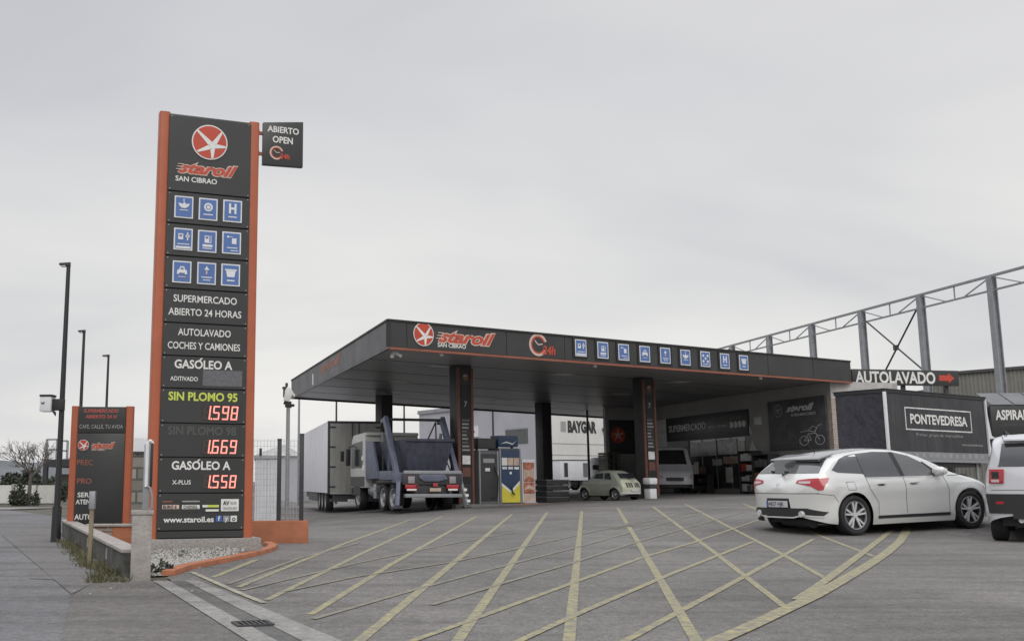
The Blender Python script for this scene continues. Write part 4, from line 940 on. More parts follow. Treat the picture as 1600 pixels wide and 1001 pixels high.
# things standing along the shop wall
def rack(px0, px1, pyb, name, label, cat, z1, dep, cells, mats):
    ua, ub = SH.uz(px0, 740, -.25)[0], SH.uz(px1, 740, -.25)[0]
    o = SH.M @ Vector((ua, -.15, 0)); o.z = gz(o.x, o.y); Q = Thing(name, label, cat, o, SH.o.rotation_euler.z); w_ = ub - ua
    mb = MB('steel_dark')
    for x in (0, w_): mb.box(x - .03, x + .03, -dep, 0, 0, z1)
    for k in range(cells + 1): z = .08 + (z1 - .12) * k / cells; mb.box(.03, w_ - .03, -dep + .01, -.01, z, z + .04)
    mb.box(.03, w_ - .03, -.03, -.005, .08, z1); mb.build('frame', Q)
    random.seed(px0)
    for k in range(cells):
        z = .125 + (z1 - .12) * k / cells; hh = (z1 - .12) / cells - .10; x = .08
        mb = MB()
        while x < w_ - .3:
            ww = random.uniform(.22, .5); mb.box(x, min(x + ww, w_ - .05), -dep + .06, -.06, z, z + hh * random.uniform(.55, .95), random.choice(mats)); x += ww + .04
        mb.build('goods', Q, bevel=.01)
    return Q
rack(1166, 1188, 770, 'goods_rack', 'dark shelf rack of mixed goods beside the shop window', 'shelf', 2.1, .5, 4, ['poster_grey', 'pump_grey', 'poster_cream', 'price_paper', 'plate_white', 'warn_red'])
rack(1190, 1216, 770, 'bottle_cage', 'black cage of gas bottles under the motorbike poster', 'cage', 1.9, .6, 3, ['poster_grey', 'pump_grey', 'clad_grey', 'orange_wall'])
rack(1085, 1112, 770, 'goods_stand', 'low stand of dark boxes under the shop window beside the silver van', 'shelf', 1.0, .4, 2, ['poster_dark', 'leaf_dark', 'pump_grey'])

# ------------------------------------------------------------------ pumps
def island_base(px0, px1, py, Y0, label):
    a = G(px0, py); b = G(px1, py)
    return a, b
isl = Thing('pump_island', 'raised concrete pump island with a worn orange edge under the canopy', 'island', colA + Vector((0, 0, 0)), th)
mb = MB('island_concrete'); mb.box(-.7, 5.4, -.6, .9, -.1, .13); mb.build('slab', isl, bevel=.02)
mb = MB('orange_wall'); mb.box(2.2, 5.36, -.615, -.605, .0, .125); mb.build('painted_edge', isl)
def pump(px0, px1, pyt, name, label, front):
    x0 = isl.uz(px0, 730, -.35)[0]; x1 = isl.uz(px1, 730, -.35)[0]; o = isl.M @ Vector((x0, -.35, .13)); Q = Thing(name, label, 'fuel pump', o, th, 'fuel pumps under the canopy'); w_ = x1 - x0
    h = Q.uz(px0 + 5, pyt)[1]; hb = h * .80
    mb = MB('pump_grey'); mb.box(0, w_, 0, .75, 0, hb); mb.box(.02, w_ - .02, .05, .70, hb, hb + .04); body = mb.build('body', Q, bevel=.02)
    mb = MB('steel_grey'); mb.box(-.02, .04, -.03, .06, 0, hb + .02); mb.box(w_ - .04, w_ + .02, -.03, .06, 0, hb + .02); mb.build('side_trim', Q, bevel=.008)
    mb = MB('pump_blue' if front else 'steel_dark'); mb.box(.02, w_ - .02, .08, .62, hb + .10, h); top = mb.build('topper', Q, bevel=.02)
    mb = MB('steel_dark'); mb.box(.1, .16, .3, .4, hb, hb + .12); mb.box(w_ - .16, w_ - .1, .3, .4, hb, hb + .12); mb.build('topper_stay', Q)
    if front:
        y = -.02; mb = MB('pump_blue'); mb.box(.05, w_ - .05, y, .02, .04, hb - .02); pn = mb.build('front_panel', Q, bevel=.006)
        mb = MB(); ww = w_ - .12
        mb.prism([(.06, .05), (w_ - .06, .05), (w_ - .06, hb * .42), (w_ / 2, hb * .24), (.06, hb * .38)], y - .008, y - .002, 'white_vinyl')
        mb.prism([(.06, .05), (w_ - .06, .05), (w_ - .06, hb * .37), (w_ / 2, hb * .19), (.06, hb * .33)], y - .014, y - .008, 'pump_yellow')
        for k in range(3): mb.box(.08 + k * ww / 3, .05 + (k + 1) * ww / 3, y - .01, y, hb * .70, hb * .84, 'poster_cream' if k else 'white_vinyl')
        for k in range(3): mb.box(.10 + k * ww / 3, .03 + (k + 1) * ww / 3, y - .01, y, hb * .63, hb * .675, 'poster_grey')
        mb.disc(w_ / 2, hb * .56, .055, y - .012, y, 'white_vinyl', 14); mb.build('price_plate', pn)
        mb = MB('rubber'); mb.path([(w_ * .52, -.05, hb * .30), (w_ * .50, -.13, hb * .20), (w_ * .60, -.13, hb * .17)], .03, 8); mb.build('nozzle', Q, smooth=True)
        mb = MB('white_vinyl'); mb.prism([(.1, hb + .20), (w_ * .4, hb + .30), (w_ * .7, hb + .22), (w_ - .1, hb + .34), (w_ * .7, hb + .18), (w_ * .4, hb + .25)], .070, .078); mb.build('wave_mark', top)
    else:
        mb = MB('steel_dark'); mb.box(.06, w_ - .06, -.015, .02, .1, hb - .1); mb.build('front_panel', Q, bevel=.006)
        mb = MB('white_vinyl'); mb.box(w_ * .3, w_ * .55, -.022, -.012, hb * .62, hb * .68); mb.box(w_ * .2, w_ * .8, -.022, -.012, hb * .78, hb * .86, 'grey_vinyl'); mb.build('price_plate', Q)
        mb = MB('rubber'); mb.path([(w_ * .8, -.02, hb * .7), (w_ * .9, -.12, hb * .5), (w_ * .85, -.12, hb * .15), (w_ * .6, -.05, hb * .1)], .025, 8); mb.build('hose', Q, smooth=True)
    return Q
pump(781, 813, 680, 'fuel_pump', 'tall fuel pump with blue front, yellow base and white price plates', True)
pump(749, 778, 684, 'fuel_pump', 'plain dark grey fuel pump standing left of the blue and yellow one', False)
x0 = isl.uz(816, 740, -.2)[0]; x1 = isl.uz(836, 740, -.2)[0]
PO = Thing('poster_stand', 'upright poster stand showing orange and brown food right of the yellow pump', 'poster stand', isl.M @ Vector((x0, -.2, .13)), th)
h = PO.uz(820, 717)[1]; w_ = x1 - x0; mb = MB('white_cool'); mb.box(0, w_, 0, .10, .02, h); mb.build('frame', PO, bevel=.01)
mb = MB(); mb.box(.04, w_ - .04, -.008, .004, h * .48, h - .12, 'poster_food'); mb.box(.04, w_ - .04, -.008, .004, h * .22, h * .47, 'poster_food'); mb.box(.04, w_ - .04, -.008, .004, .06, h * .21, 'poster_cream')
mb.prism([(.06, h * .52), (w_ * .5, h * .62), (w_ - .06, h * .55), (w_ - .06, h * .80), (w_ * .5, h * .74), (.06, h * .78)], -.014, -.008, 'poster_cream')
mb.prism([(.05, h * .30), (w_ * .45, h * .42), (w_ - .06, h * .36), (w_ - .06, h * .30), (w_ * .4, h * .33)], -.014, -.008, 'poster_cream'); mb.build('picture', PO)
mb = MB('steel_grey'); mb.box(0, w_, -.12, .2, 0, .04); mb.build('foot', PO)
p = G(860, 786); x = isl.l(p)
CR = Thing('crate_stack', 'stack of dark slatted crates beside the far plain column', 'crates', G(868, 784), th)
w_ = CR.uz(888, 750)[0]; h = CR.uz(868, 748)[1]; x_ = CR.uz(853, 750)[0]
for k in range(4):
    mb = MB('steel_dark'); z = h * k / 4
    mb.box(x_, w_, 0, .05, z + .02, z + h / 4 - .06); mb.box(x_, w_, .75, .8, z + .02, z + h / 4 - .06); mb.box(x_, x_ + .05, 0, .8, z + .02, z + h / 4 - .06); mb.box(w_ - .05, w_, 0, .8, z + .02, z + h / 4 - .06); mb.box(x_ - .02, w_ + .02, -.02, .82, z + h / 4 - .06, z + h / 4 - .02, 'pump_grey'); mb.build('crate', CR)
# bin
p = G(1021, 779); BN = Thing('litter_bin', 'white litter bin with a dark gap and rounded lid beside the right tall column', 'bin', p, th)
a = BN.uz(1011, 760)[0]; b = BN.uz(1031, 760)[0]; w_ = (b - a) / 2 * .72; h = BN.uz(1021, 746)[1]; cx = (a + b) / 2
mb = MB('white_cool'); mb.box(cx - w_ * .72, cx + w_ * .72, 0, w_ * 1.4, 0, h * .50); mb.build('body', BN, bevel=.04)
mb = MB('steel_dark'); mb.box(cx - w_ * .8, cx + w_ * .8, -.02, w_ * 1.5, h * .50, h * .66); mb.build('collar', BN, bevel=.02)
mb = MB('white_cool'); mb.box(cx - w_ * .85, cx + w_ * .85, -.04, w_ * 1.55, h * .68, h); mb.build('lid', BN, bevel=.07)
# ------------------------------------------------------------------ car bodies
def curve(pts):
    xs = [p[0] for p in pts]; ys = [p[1] for p in pts]; n = len(pts)
    dl = [(ys[i + 1] - ys[i]) / (xs[i + 1] - xs[i]) for i in range(n - 1)]
    m = [dl[0]] + [0 if dl[i - 1] * dl[i] <= 0 else 2 * dl[i - 1] * dl[i] / (dl[i - 1] + dl[i]) for i in range(1, n - 1)] + [dl[-1]]
    def f(x):
        if x <= xs[0]: return ys[0]
        if x >= xs[-1]: return ys[-1]
        i = 0
        while x > xs[i + 1]: i += 1
        h = xs[i + 1] - xs[i]; t = (x - xs[i]) / h
        return (2 * t**3 - 3 * t * t + 1) * ys[i] + (t**3 - 2 * t * t + t) * h * m[i] + (-2 * t**3 + 3 * t * t) * ys[i + 1] + (t**3 - t * t) * h * m[i + 1]
    return f
class Shell:
    """a car body: x runs from the rear (0) to the nose, y is half width, z is height"""
    def __init__(s, L, W, zt, zb, side, rr, rf, nr, nf, cap, arches, Ra, n=2.6, flare=.018):
        s.L, s.hw, s.zt, s.zb0, s.side, s.cap, s.n = L, W, curve(zt), curve(zb), curve(side), curve(cap), n
        s.rr, s.rf, s.nr, s.nf, s.arches, s.Ra, s.flare = rr, rf, nr, nf, arches, Ra, flare
    def W(s, x):
        k = 1.0
        if x < s.rr: k = max(0, 1 - ((s.rr - max(x, 0)) / s.rr) ** s.nr) ** (1 / s.nr)
        if x > s.L - s.rf: k = max(0, 1 - ((x - s.L + s.rf) / s.rf) ** s.nf) ** (1 / s.nf) if x < s.L else 0
        return s.hw * k
    def zb(s, x):
        z = s.zb0(x)
        for cx, cz in s.arches:
            d = abs(x - cx)
            if d < s.Ra: z = max(z, cz + math.sqrt(s.Ra**2 - d * d))
        return z
    def Y(s, x, z):
        t = s.zt(x); c = s.cap(x)
        if z >= t or x <= 0 or x >= s.L: return 0.0
        y = s.W(x) * s.side(z)
        for cx, cz in s.arches:
            d = math.hypot(x - cx, z - cz); y += s.flare * math.exp(-((d - s.Ra) / .09) ** 2) * (1 if z < cz + s.Ra + .2 else 0) * min(1, s.W(x) / s.hw)
        if z > t - c: q = (z - (t - c)) / c; y *= max(0, 1 - q**s.n) ** (1 / s.n)
        return y
    def stations(s):
        xs = [s.rr * (1 - math.cos(R(90) * i / 14)) for i in range(15)] + [s.L - s.rf * (1 - math.cos(R(90) * i / 14)) for i in range(15)]
        x = s.rr
        while x < s.L - s.rf: xs.append(x); x += .07
        for cx, _ in s.arches: xs += [cx + s.Ra * math.cos(R(180) * i / 24) for i in range(25)] + [cx - s.Ra - .001, cx + s.Ra + .001]
        xs = sorted(min(s.L - .0006, max(.0006, v)) for v in xs); r = [xs[0]]
        for v in xs:
            if v - r[-1] > .0008: r.append(v)
        return r
    def mesh(s, m):
        mb = MB(m); xs = s.stations(); na, nb = 16, 14; K = na + nb; rows = []
        for x in xs:
            t = s.zt(x); c = s.cap(x); b = min(s.zb(x), t - c - .02); r = []
            for i in range(na): z = b + (t - c - b) * i / na; r.append((s.Y(x, z), z))
            for i in range(nb + 1):
                q = math.sin(R(90) * i / nb); z = t - c + c * q; r.append((s.Y(x, z) if i < nb else 0, z))
            rows.append(r)
        vs = []; n = K + 1
        for x, r in zip(xs, rows):
            for y, z in r: vs.append((x, y, z))
            for y, z in r: vs.append((x, -y, z))
        fs = []
        for i in range(len(xs) - 1):
            for k in range(K):
                a = i * 2 * n + k; b = (i + 1) * 2 * n + k; fs.append((a, b, b + 1, a + 1)); fs.append((a + n, a + n + 1, b + n + 1, b + n))
            a = i * 2 * n; b = (i + 1) * 2 * n
        for i in (0, len(xs) - 1):
            for k in range(K): a = i * 2 * n + k; fs.append((a, a + 1, a + n + 1, a + n))
        mb.add(vs, fs); return mb
    def nrm(s, x, y, z):
        e = .006; g = 1 if y >= 0 else -1
        a = (s.Y(x + e, z) - s.Y(x - e, z)) / (2 * e); c = (s.Y(x, z + e) - s.Y(x, z - e)) / (2 * e)
        v = Vector((-a, g, -c)); return v.normalized()
    def hit(s, mode, p, q):
        if mode in ('L', 'R'): y = s.Y(p, q); y = y if mode == 'L' else -y; return Vector((p, y, q))
        if mode == 'B' or mode == 'F':
            f = (lambda t: t) if mode == 'B' else (lambda t: s.L - t)
            t = 0.0
            while t < s.L * .6 and s.Y(f(t), q) < abs(p): t += .02
            a, b = max(0, t - .02), t
            for _ in range(18):
                m = (a + b) / 2
                if s.Y(f(m), q) < abs(p): a = m
                else: b = m
            return Vector((f(b), p, q))
        t = s.zt(p); a, b = t - s.cap(p), t
        for _ in range(20):
            m = (a + b) / 2
            if s.Y(p, m) > abs(q): a = m
            else: b = m
        return Vector((p, q, a))
    def decal(s, mb, poly, mode, off=.006, m=None, g=.05):
        """a panel lying on the body: side (L,R) uses (x,z), rear/front (B,F) uses (y,z), T uses (x,y)"""
        bm = bmesh.new(); bm.faces.new([bm.verts.new((a, b, 0)) for a, b in poly])
        for ax in (0, 1):
            lo = min(p[ax] for p in poly); hi = max(p[ax] for p in poly); k = max(1, int((hi - lo) / g))
            for i in range(1, k):
                c = [0, 0, 0]; no = [0, 0, 0]; c[ax] = lo + (hi - lo) * i / k; no[ax] = 1
                bmesh.ops.bisect_plane(bm, geom=bm.verts[:] + bm.edges[:] + bm.faces[:], plane_co=c, plane_no=no)
        bm.verts.index_update(); top = []; bot = []
        for v in bm.verts:
            h = s.hit(mode, v.co.x, v.co.y); n = s.nrm(h.x, h.y, h.z)
            if mode == 'T' and n.z < 0.2: n = Vector((n.x, n.y, .8)).normalized()
            if mode == 'T' and abs(h.y) < .02: n = Vector((n.x, 0, max(.3, n.z))).normalized()
            if mode in 'BF':
                if abs(h.y) < .03: n.y = 0
                n = Vector((n.x, n.y, n.z)).normalized()
            top.append(h + n * off); bot.append(h - n * .012)
        fs = [tuple(v.index for v in f.verts) for f in bm.faces]; k = len(top)
        bd = [tuple(v.index for v in e.verts) for e in bm.edges if len(e.link_faces) == 1]
        bm.free(); mb.add(top + bot, fs + [(a, b, b + k, a + k) for a, b in bd], m)
    def ribbon(s, mb, pts, mode, w=.008, off=.0035, m=None):
        """thin seam or trim line"""
        fine = []
        for (a, b), (c, d) in zip(pts, pts[1:]):
            n = max(1, int(math.hypot(c - a, d - b) / .05)); fine += [(a + (c - a) * i / n, b + (d - b) * i / n) for i in range(n)]
        fine.append(pts[-1]); vs = []
        for i, p in enumerate(fine):
            a = Vector(fine[max(0, i - 1)]); b = Vector(fine[min(len(fine) - 1, i + 1)]); d = (b - a).normalized(); n = Vector((-d.y, d.x)) * w / 2
            for k in (-1, 1): h = s.hit(mode, p[0] + n.x * k, p[1] + n.y * k); vs.append(h + s.nrm(h.x, h.y, h.z) * off)
        mb.add(vs, [(2 * i, 2 * i + 1, 2 * i + 3, 2 * i + 2) for i in range(len(fine) - 1)], m)
def wheel(T, x, y, r, wd, style='alloy', rim='alloy', z=None):
    """wheel on the side given by the sign of y; the tyre touches the ground at z = 0"""
    s = 1 if y > 0 else -1; z = r if z is None else z; c = (x, y, z); o = wd / 2
    mb = MB('rubber'); rr = r * .70
    mb.lathe(c, [(rr, -o * .8), (r * .86, -o), (r * .95, -o * .92), (r, -o * .62), (r, o * .62), (r * .95, o * .92), (r * .86, o), (rr, o * .8)], 40, caps=False); t = mb.build('wheel', T, smooth=True)
    mb = MB(); f = s * o * .72
    if style == 'alloy':
        mb.lathe(c, [(rr * 1.0, s * o * .82), (rr * .95, s * o * .86), (rr * .92, s * o * .3), (rr * .3, s * o * .2), (0, s * o * .2)], 36, 'steel_dark', caps=False); mb.lathe(c, [(rr * 1.02, s * o * .80), (rr * 1.0, s * o * .92), (rr * .94, s * o * .88), (rr * .93, s * o * .7)], 40, 'steel_grey', caps=False)
        for k in range(5):
            for dk in (-.19, .19):
                a = 2 * math.pi * k / 5 + math.pi / 2; a2 = a + dk; b0 = a + dk * .45
                p = Vector(c) + Vector((rr * .16 * math.cos(b0), f * .8, rr * .16 * math.sin(b0))); q = Vector(c) + Vector((rr * .95 * math.cos(a2), f * 1.05, rr * .95 * math.sin(a2)))
                mb.bar(p, q, rr * .13, .03, rim, up=(0, 1, 0))
        mb.lathe(c, [(rr * .2, s * o * .5), (rr * .19, s * o * .80), (0, s * o * .82)], 20, rim)
    else:
        mb.lathe(c, [(rr, s * o * .8), (rr * .9, s * o * .75), (rr * .78, s * o * .25), (rr * .5, s * o * .3), (rr * .34, s * o * .75), (0, s * o * .78)], 28, rim, caps=False)
        for k in range(8): a = 2 * math.pi * k / 8; mb.disc(0, 0, .001, 0, .001, rim, 3); mb.lathe((x + rr * .62 * math.cos(a), y + s * o * .3, z + rr * .62 * math.sin(a)), [(.03, 0), (.03, s * .03), (0, s * .035)], 8, 'steel_dark')
    mb.build('rim', t, smooth=True); return t

# ------------------------------------------------------------------ white hatchback
w0 = Vector((8.42, 18.1, 0)); hd = Vector((2.74, 1.02, 0)).normalized(); ang = math.atan2(hd.y, hd.x)
z0_ = gz(8.42, 18.1); p1 = w0 + hd * 2.73; z1_ = gz(p1.x, p1.y); pit = -math.atan2(z1_ - z0_, 2.73)
rot = Matrix.Rotation(ang, 3, 'Z') @ Matrix.Rotation(pit, 3, 'Y')
org = Vector((8.42, 18.1, z0_)) - rot @ Vector((.86, -.90, 0))
HC = Thing('hatchback_car', 'white five door hatchback with a dark grey roof and red boomerang tail lights', 'car', org, 0, None, rot.to_euler())
WZ, WR = .345, .345
S = Shell(4.53, .925, [(0, .84), (.06, .93), (.14, 1.03), (.26, 1.12), (.45, 1.25), (.62, 1.36), (.78, 1.405), (1.2, 1.465), (1.75, 1.505), (2.15, 1.49), (2.55, 1.415), (2.95, 1.265), (3.3, 1.10), (3.55, 1.035), (3.9, .965), (4.2, .87), (4.4, .77), (4.53, .64)],
          [(0, .38), (.1, .30), (.35, .22), (1.0, .17), (3.6, .17), (4.2, .20), (4.53, .30)],
          [(.15, .925), (.28, .965), (.42, .968), (.62, .978), (.76, .998), (.84, 1.0), (.88, .985), (.97, .958), (1.05, .92), (1.25, .83), (1.45, .73), (1.6, .66)], .55, .85, 2.6, 2.3, [(0, .16), (.3, .10), (.8, .10), (1.7, .09), (2.6, .10), (3.3, .12), (3.9, .17), (4.53, .25)],
          [(.86, WZ), (3.59, WZ)], .395, 2.4, .022)
bd = S.mesh('car_white').build('body', HC, smooth=True)
mb = MB('black_plastic'); mb.box(.45, 4.05, -.70, .70, .20, .62); mb.box(1.35, 3.1, -.80, .80, .185, .60); mb.build('underbody', HC)
for x in (.86, 3.59):
    for y in (-.815, .815): wheel(HC, x, y, WR, .22)
for sd in 'RL':
    mb = MB('car_glass'); S.decal(mb, [(.50, 1.13), (.62, 1.085), (1.165, 1.05), (1.165, 1.40), (.95, 1.37), (.76, 1.315)], sd); mb.build('quarter_glass', HC, smooth=True)
    mb = MB('car_glass'); S.decal(mb, [(1.18, 1.045), (1.20, .99), (2.00, .985), (1.95, 1.42), (1.60, 1.43), (1.18, 1.40)], sd); mb.build('door_glass', HC, smooth=True)
    mb = MB('car_glass_lit'); S.decal(mb, [(2.10, .985), (2.88, .985), (2.62, 1.225), (2.38, 1.345), (2.06, 1.415)], sd); mb.build('door_glass', HC, smooth=True)
    mb = MB('black_plastic'); S.decal(mb, [(2.00, .975), (2.10, .975), (2.055, 1.42), (1.955, 1.42)], sd, .005); S.decal(mb, [(1.14, 1.05), (1.21, 1.03), (1.21, 1.40), (1.14, 1.395)], sd, .003); S.decal(mb, [(2.90, .985), (3.0, .985), (2.66, 1.235), (2.62, 1.225)], sd, .005); mb.build('pillar_trim', HC, smooth=True)
    mb = MB('chrome'); S.ribbon(mb, [(1.2, .975), (3.02, .972)], sd, .014, .006); mb.build('window_trim', HC)
    mb = MB('steel_dark'); S.ribbon(mb, [(1.18, 1.03), (1.22, .80), (1.42, .55), (1.40, .30), (2.07, .285)], sd); S.ribbon(mb, [(2.05, .98), (2.07, .6), (2.07, .285), (3.06, .285)], sd); S.ribbon(mb, [(3.0, .97), (3.10, .7), (3.08, .285)], sd); mb.build('door_seam', HC)
    mb = MB('chrome'); S.ribbon(mb, [(1.43, .335), (3.04, .335)], sd, .022, .012); mb.build('sill_trim', HC)
    mb = MB('black_plastic'); S.ribbon(mb, [(1.38, .295), (3.09, .295)], sd, .05, .008); mb.build('sill_strip', HC)
    for x in (1.50, 2.26):
        h = S.hit(sd, x, .875); n = S.nrm(*h); mb = MB('car_white'); k = n.y * .028
        mb.bar(h + Vector((-.10, k, 0)), h + Vector((.10, k, .004)), .022, .032, up=(0, 1, 0)); o = mb.build('door_handle', HC, bevel=.008)
        mb = MB('steel_dark'); S.ribbon(mb, [(x - .06, .862), (x + .06, .862)], sd, .05, .002); mb.build('recess', o)
    sg = -1 if sd == 'R' else 1
    mb = MB('car_white'); mb.lathe((2.83, sg * .985, 1.055), [(.0, -.14), (.055, -.12), (.082, -.05), (.085, .04), (.06, .11), (.0, .125)], 18); mr = mb.build('door_mirror', HC, smooth=True)
    mb = MB('black_plastic'); mb.bar((2.82, sg * .86, .99), (2.83, sg * .95, 1.02), .07, .03); mb.box(2.775, 2.785, sg * .985 - .065, sg * .985 + .065, 1.02, 1.09, 'car_glass_lit'); mb.build('mirror_stalk', mr, bevel=.006)
    # lights
    q = -1 if sd == 'R' else 1
    mb = MB('tail_red'); S.decal(mb, [(q * .86, 1.0), (q * .60, .985), (q * .43, .965), (q * .41, .915), (q * .56, .89), (q * .70, .86), (q * .80, .79), (q * .85, .80), (q * .87, .93)], 'B', .012, None, .04); tl = mb.build('tail_light', HC, smooth=True)
    mb = MB('tail_clear'); S.decal(mb, [(q * .69, .945), (q * .47, .94), (q * .47, .915), (q * .58, .905), (q * .69, .905)], 'B', .018, None, .05); mb.build('reversing_lens', tl, smooth=True)
    mb = MB('tail_clear'); S.decal(mb, [(3.95, .83), (4.35, .70), (4.42, .64), (4.30, .64), (3.98, .76)], sd, .006); mb.build('headlight', HC, smooth=True)
mb = MB('steel_dark'); S.ribbon(mb, [(.72, .92), (.90, .92), (.90, .78), (.72, .78), (.72, .92)], 'R', .006); mb.build('fuel_flap', HC)
mb = MB('black_plastic'); mb.tube((.95, 0, 1.43), (.80, 0, 1.60), .006, .003, 6); mb.build('aerial', HC)
mb = MB('steel_dark'); S.ribbon(mb, [(3.10, .97), (3.62, .985), (4.10, .85), (4.36, .72)], 'R', .009); S.ribbon(mb, [(3.10, .97), (3.62, .985), (4.10, .85), (4.36, .72)], 'L', .009); S.ribbon(mb, [(.14, .74), (.42, .70), (.50, .58)], 'R', .007); mb.build('panel_gap', HC)
# roof, hatch glass, spoiler
mb = MB('roof_grey'); S.decal(mb, [(.66, -.50), (2.28, -.50), (2.35, 0), (2.28, .50), (.66, .50)], 'T', .006, None, .08); mb.build('roof', HC, smooth=True)
mb = MB('car_glass'); S.decal(mb, [(2.42, -.52), (3.22, -.66), (3.30, 0), (3.22, .66), (2.42, .52), (2.40, 0)], 'T', .006, None, .07); mb.build('windscreen', HC, smooth=True)
mb = MB('car_glass_lit'); S.decal(mb, [(-.74, 1.085), (.74, 1.085), (.60, 1.33), (-.60, 1.33)], 'B', .007, None, .06); mb.build('hatch_glass', HC, smooth=True)
mb = MB('roof_grey'); mb.hexa([(.44, -.60, 1.325), (.44, .60, 1.325), (.80, .58, 1.395), (.80, -.58, 1.395), (.46, -.59, 1.348), (.46, .59, 1.348), (.82, .57, 1.425), (.82, -.57, 1.425)])
mb.hexa([(.455, -.60, 1.285), (.455, .60, 1.285), (.60, .58, 1.32), (.60, -.58, 1.32), (.45, -.60, 1.325), (.45, .60, 1.325), (.70, .58, 1.372), (.70, -.58, 1.372)], 'black_plastic'); mb.build('spoiler', HC, bevel=.008)
mb = MB('black_plastic'); mb.bar((.22, -.02, 1.115), (.24, .36, 1.125), .03); mb.box(.17, .25, -.08, .02, 1.09, 1.13); mb.build('wiper', HC, bevel=.006)
mb = MB('steel_dark'); S.ribbon(mb, [(-.80, .74), (.80, .74)], 'B', .010, .004); mb.build('hatch_seam', HC)
mb = MB('chrome'); mb.text('V', 0, .845, .05, .09, 0, 'chrome', .02, 0, 'C'); mb.text('V', 0, .875, .05, .09, 0, 'chrome', .02, 0, 'C')
vs = []
for v in mb.v: h = S.hit('B', -v[0], v[2]); vs.append((h.x - .008, h.y, h.z))
mb.v = vs; mb.build('badge', HC)
mb = MB('black_plastic'); S.decal(mb, [(-.30, .47), (.30, .47), (.27, .655), (-.27, .655)], 'B', .003, None, .06); rc = mb.build('plate_recess', HC, smooth=True)
mb = MB('plate_white'); mb.box(-.030, -.008, -.25, .25, .50, .61); mb.box(-.0315, -.029, .20, .25, .50, .61, 'plate_blue'); pl = mb.build('number_plate', HC)
mb = MB(); mb.text('4827 HJK', -.19, .52, .07, .37, 0, 'sign_black', .01); mb.v = [(-.033, -v[0], v[2]) for v in mb.v]; mb.build('lettering', pl)
mb = MB('black_plastic'); S.decal(mb, [(-.86, .42), (-.60, .485), (.60, .485), (.86, .42), (.80, .34), (.55, .37), (.3, .35), (-.3, .35), (-.55, .37), (-.80, .34)], 'B', .012, None, .05); mb.build('bumper_insert', HC, smooth=True)
mb = MB('chrome'); S.ribbon(mb, [(-.82, .34), (-.52, .36), (-.34, .325), (.34, .325), (.52, .36), (.82, .34)], 'B', .025, .016)
for y in (-.52, .52): mb.lathe((.03, y, .385), [(.05, -.02), (.055, 0), (.05, .1), (.04, .1), (.04, 0)], 18, 'chrome', 'x')
mb.build('exhaust_trim', HC)
mb = MB('steel_dark'); mb.tube((.35, -.45, .22), (.55, .45, .22), .09); mb.build('silencer', HC, smooth=True)

# ------------------------------------------------------------------ white off-roader at the right edge
hd = Vector((.56, .83, 0)).normalized(); ang = math.atan2(hd.y, hd.x); left = Vector((-hd.y, hd.x, 0))
lw_ = G(1564, 844); org = lw_ - hd * .62 - left * .78; org.z = 0
SU = Thing('offroad_car', 'boxy white off-road car with black lower bumper cut by the right edge', 'car', org, ang)
S2 = Shell(4.24, .90, [(0, 1.02), (.03, 1.16), (.08, 1.36), (.16, 1.55), (.24, 1.63), (.5, 1.68), (1.4, 1.71), (2.1, 1.68), (2.5, 1.54), (2.9, 1.24), (3.1, 1.14), (3.6, 1.08), (4.0, 1.0), (4.24, .8)],
           [(0, .42), (.12, .34), (.4, .26), (3.6, .26), (4.24, .36)], [(.2, .94), (.45, .99), (.8, 1.0), (1.02, .985), (1.3, .90), (1.7, .80)], .30, .6, 3.2, 2.6, [(0, .1), (.3, .10), (2, .09), (3, .12), (4.24, .2)], [(.72, .35), (3.29, .35)], .40, 3.0, .03)
S2.mesh('suv_white').build('body', SU, smooth=True)
mb = MB('black_plastic'); mb.box(.35, 3.9, -.72, .72, .24, .7); mb.build('underbody', SU)
for x in (.72, 3.29):
    for y in (-.78, .78): wheel(SU, x, y, .35, .23)
mb = MB('car_glass'); S2.decal(mb, [(-.70, 1.16), (.70, 1.16), (.68, 1.20), (.62, 1.52), (-.62, 1.52), (-.68, 1.20)], 'B', .008, None, .06); mb.build('rear_glass', SU, smooth=True)
mb = MB('black_plastic'); S2.decal(mb, [(-.89, .74), (.89, .74), (.86, .44), (-.86, .44)], 'B', .02, None, .06); mb.build('bumper', SU, smooth=True)
